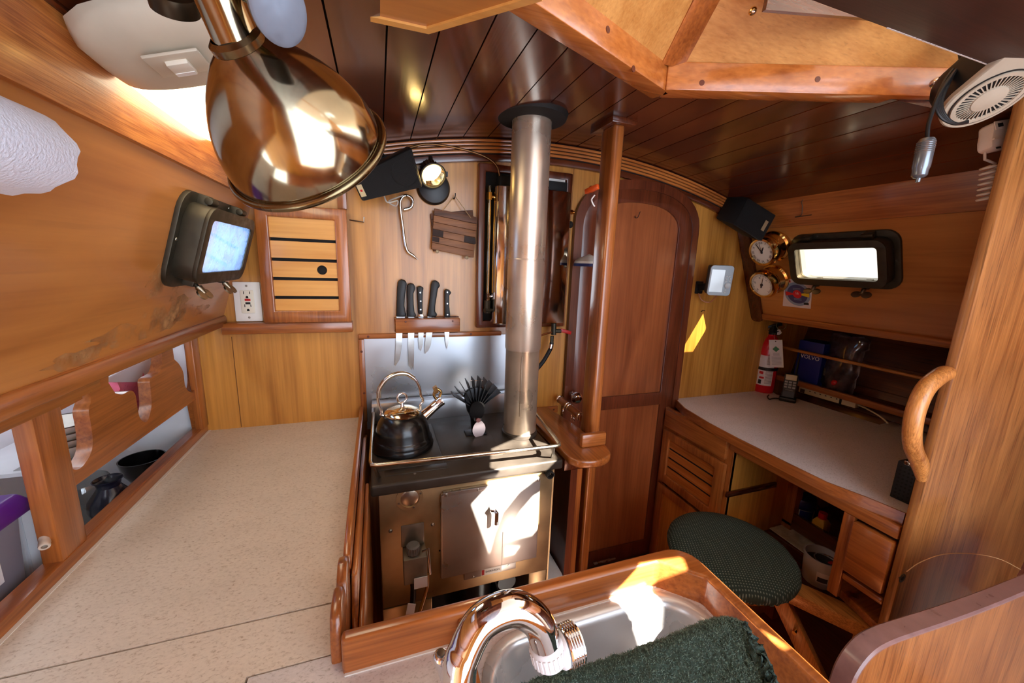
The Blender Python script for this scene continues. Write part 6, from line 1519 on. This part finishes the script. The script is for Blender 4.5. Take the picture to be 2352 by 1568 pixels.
# unseen sheet added overhead; its holes cut the sun into patches
def back(p, z=2.40): return p+SUN*((z-p.z)/SUN.z)
gapA = [pY(1078,1160,.955), pY(1120,1115,.955), pY(1140,1085,.955), pZ(1128,1075,.94), pZ(1130,1030,.94), pZ(1200,1000,.94), pZ(1262,1020,.94), pZ(1282,1050,.94),
        pY(1234,1100,.955), pY(1188,1135,.955), pY(1151,1181,.955), pY(1133,1228,.955), pY(1120,1276,.955)]
gapB = [pY(1243,1126,.955), pY(1241,1204,.955), pY(1218,1233,.955), pY(1160,1247,.955), pY(1167,1218,.955), pY(1189,1176,.955), pY(1219,1141,.955)]
gapC = [pY(1156,1256,.955), pY(1192,1255,.955), pY(1165,1292,.955), pY(1154,1293,.955)]
gapD = [pZ(1472,1294,1.0), pZ(1572,1279,1.0), pZ(1500,1364,.947), pZ(1440,1478,.82), pZ(1408,1490,.82), pZ(1398,1374,.947)]
gapE = [V(.522,.440,1.0), V(.534,.440,1.0), V(.534,.20,1.0), V(.522,.20,1.0)]
holes = [[back(p) for p in g] for g in (gapA, gapB, gapC, gapD, gapE)]
MASK = bpy.data.materials.new('sun_mask_sheet'); MASK.use_nodes = True; _n = MASK.node_tree; _n.nodes.clear()
_o = _n.nodes.new('ShaderNodeOutputMaterial'); _d = _n.nodes.new('ShaderNodeBsdfDiffuse'); _t = _n.nodes.new('ShaderNodeBsdfTranslucent'); _m = _n.nodes.new('ShaderNodeMixShader')
_d.inputs[0].default_value = lin((196,188,176)); _t.inputs[0].default_value = lin((236,232,224)); _m.inputs[0].default_value = .18  # slight translucency adds soft fill from above
_n.links.new(_d.outputs[0], _m.inputs[1]); _n.links.new(_t.outputs[0], _m.inputs[2]); _n.links.new(_m.outputs[0], _o.inputs[0])
aw = build('sun_mask', MB().prism([V(-1.2,-2.3,2.40), V(1.9,-2.3,2.40), V(1.9,.6,2.40), V(-1.2,.6,2.40)], (0,0,.004), holes), MASK)
tag(aw, 'unseen pale sheet added above the companionway, cut to shape the sun patches', 'sun mask'); aw['kind'] = 'structure'
def lamp(name, kind, loc, energy, col, **k):
    l = bpy.data.lights.new(name, kind); l.energy = energy; l.color = col
    for a, b in k.items():
        if a != 'aim': setattr(l, a, b)
    o = bpy.data.objects.new(name, l); C.objects.link(o); o.location = loc
    if 'aim' in k: o.rotation_euler = (Vector(k['aim'])-Vector(loc)).to_track_quat('-Z','Y').to_euler()
    return o
# beam of the lit spotlight and an added locker fill
lamp('spotlight_beam', 'SPOT', tuple(hc+hd*.03), 2.0, (1,.86,.6), spot_size=1.2, spot_blend=.8, shadow_soft_size=.015, aim=tuple(hc+hd))
lamp('locker_fill', 'AREA', (-.665,.80,1.278), .75, (.86,.93,1), shape='RECTANGLE', size=.05, size_y=1.1)  # unseen area light, added to brighten the locker inside
vs = sc.view_settings; vs.view_transform = 'Standard'; vs.look = 'None'; vs.exposure = .05; vs.gamma = 1; vs.use_curve_mapping = False
cy = sc.cycles
cy.use_denoising = True; cy.max_bounces = 12; cy.diffuse_bounces = 7; cy.glossy_bounces = 5; cy.transparent_max_bounces = 12; cy.caustics_reflective = False; cy.caustics_refractive = False
cy.sample_clamp_indirect = 6
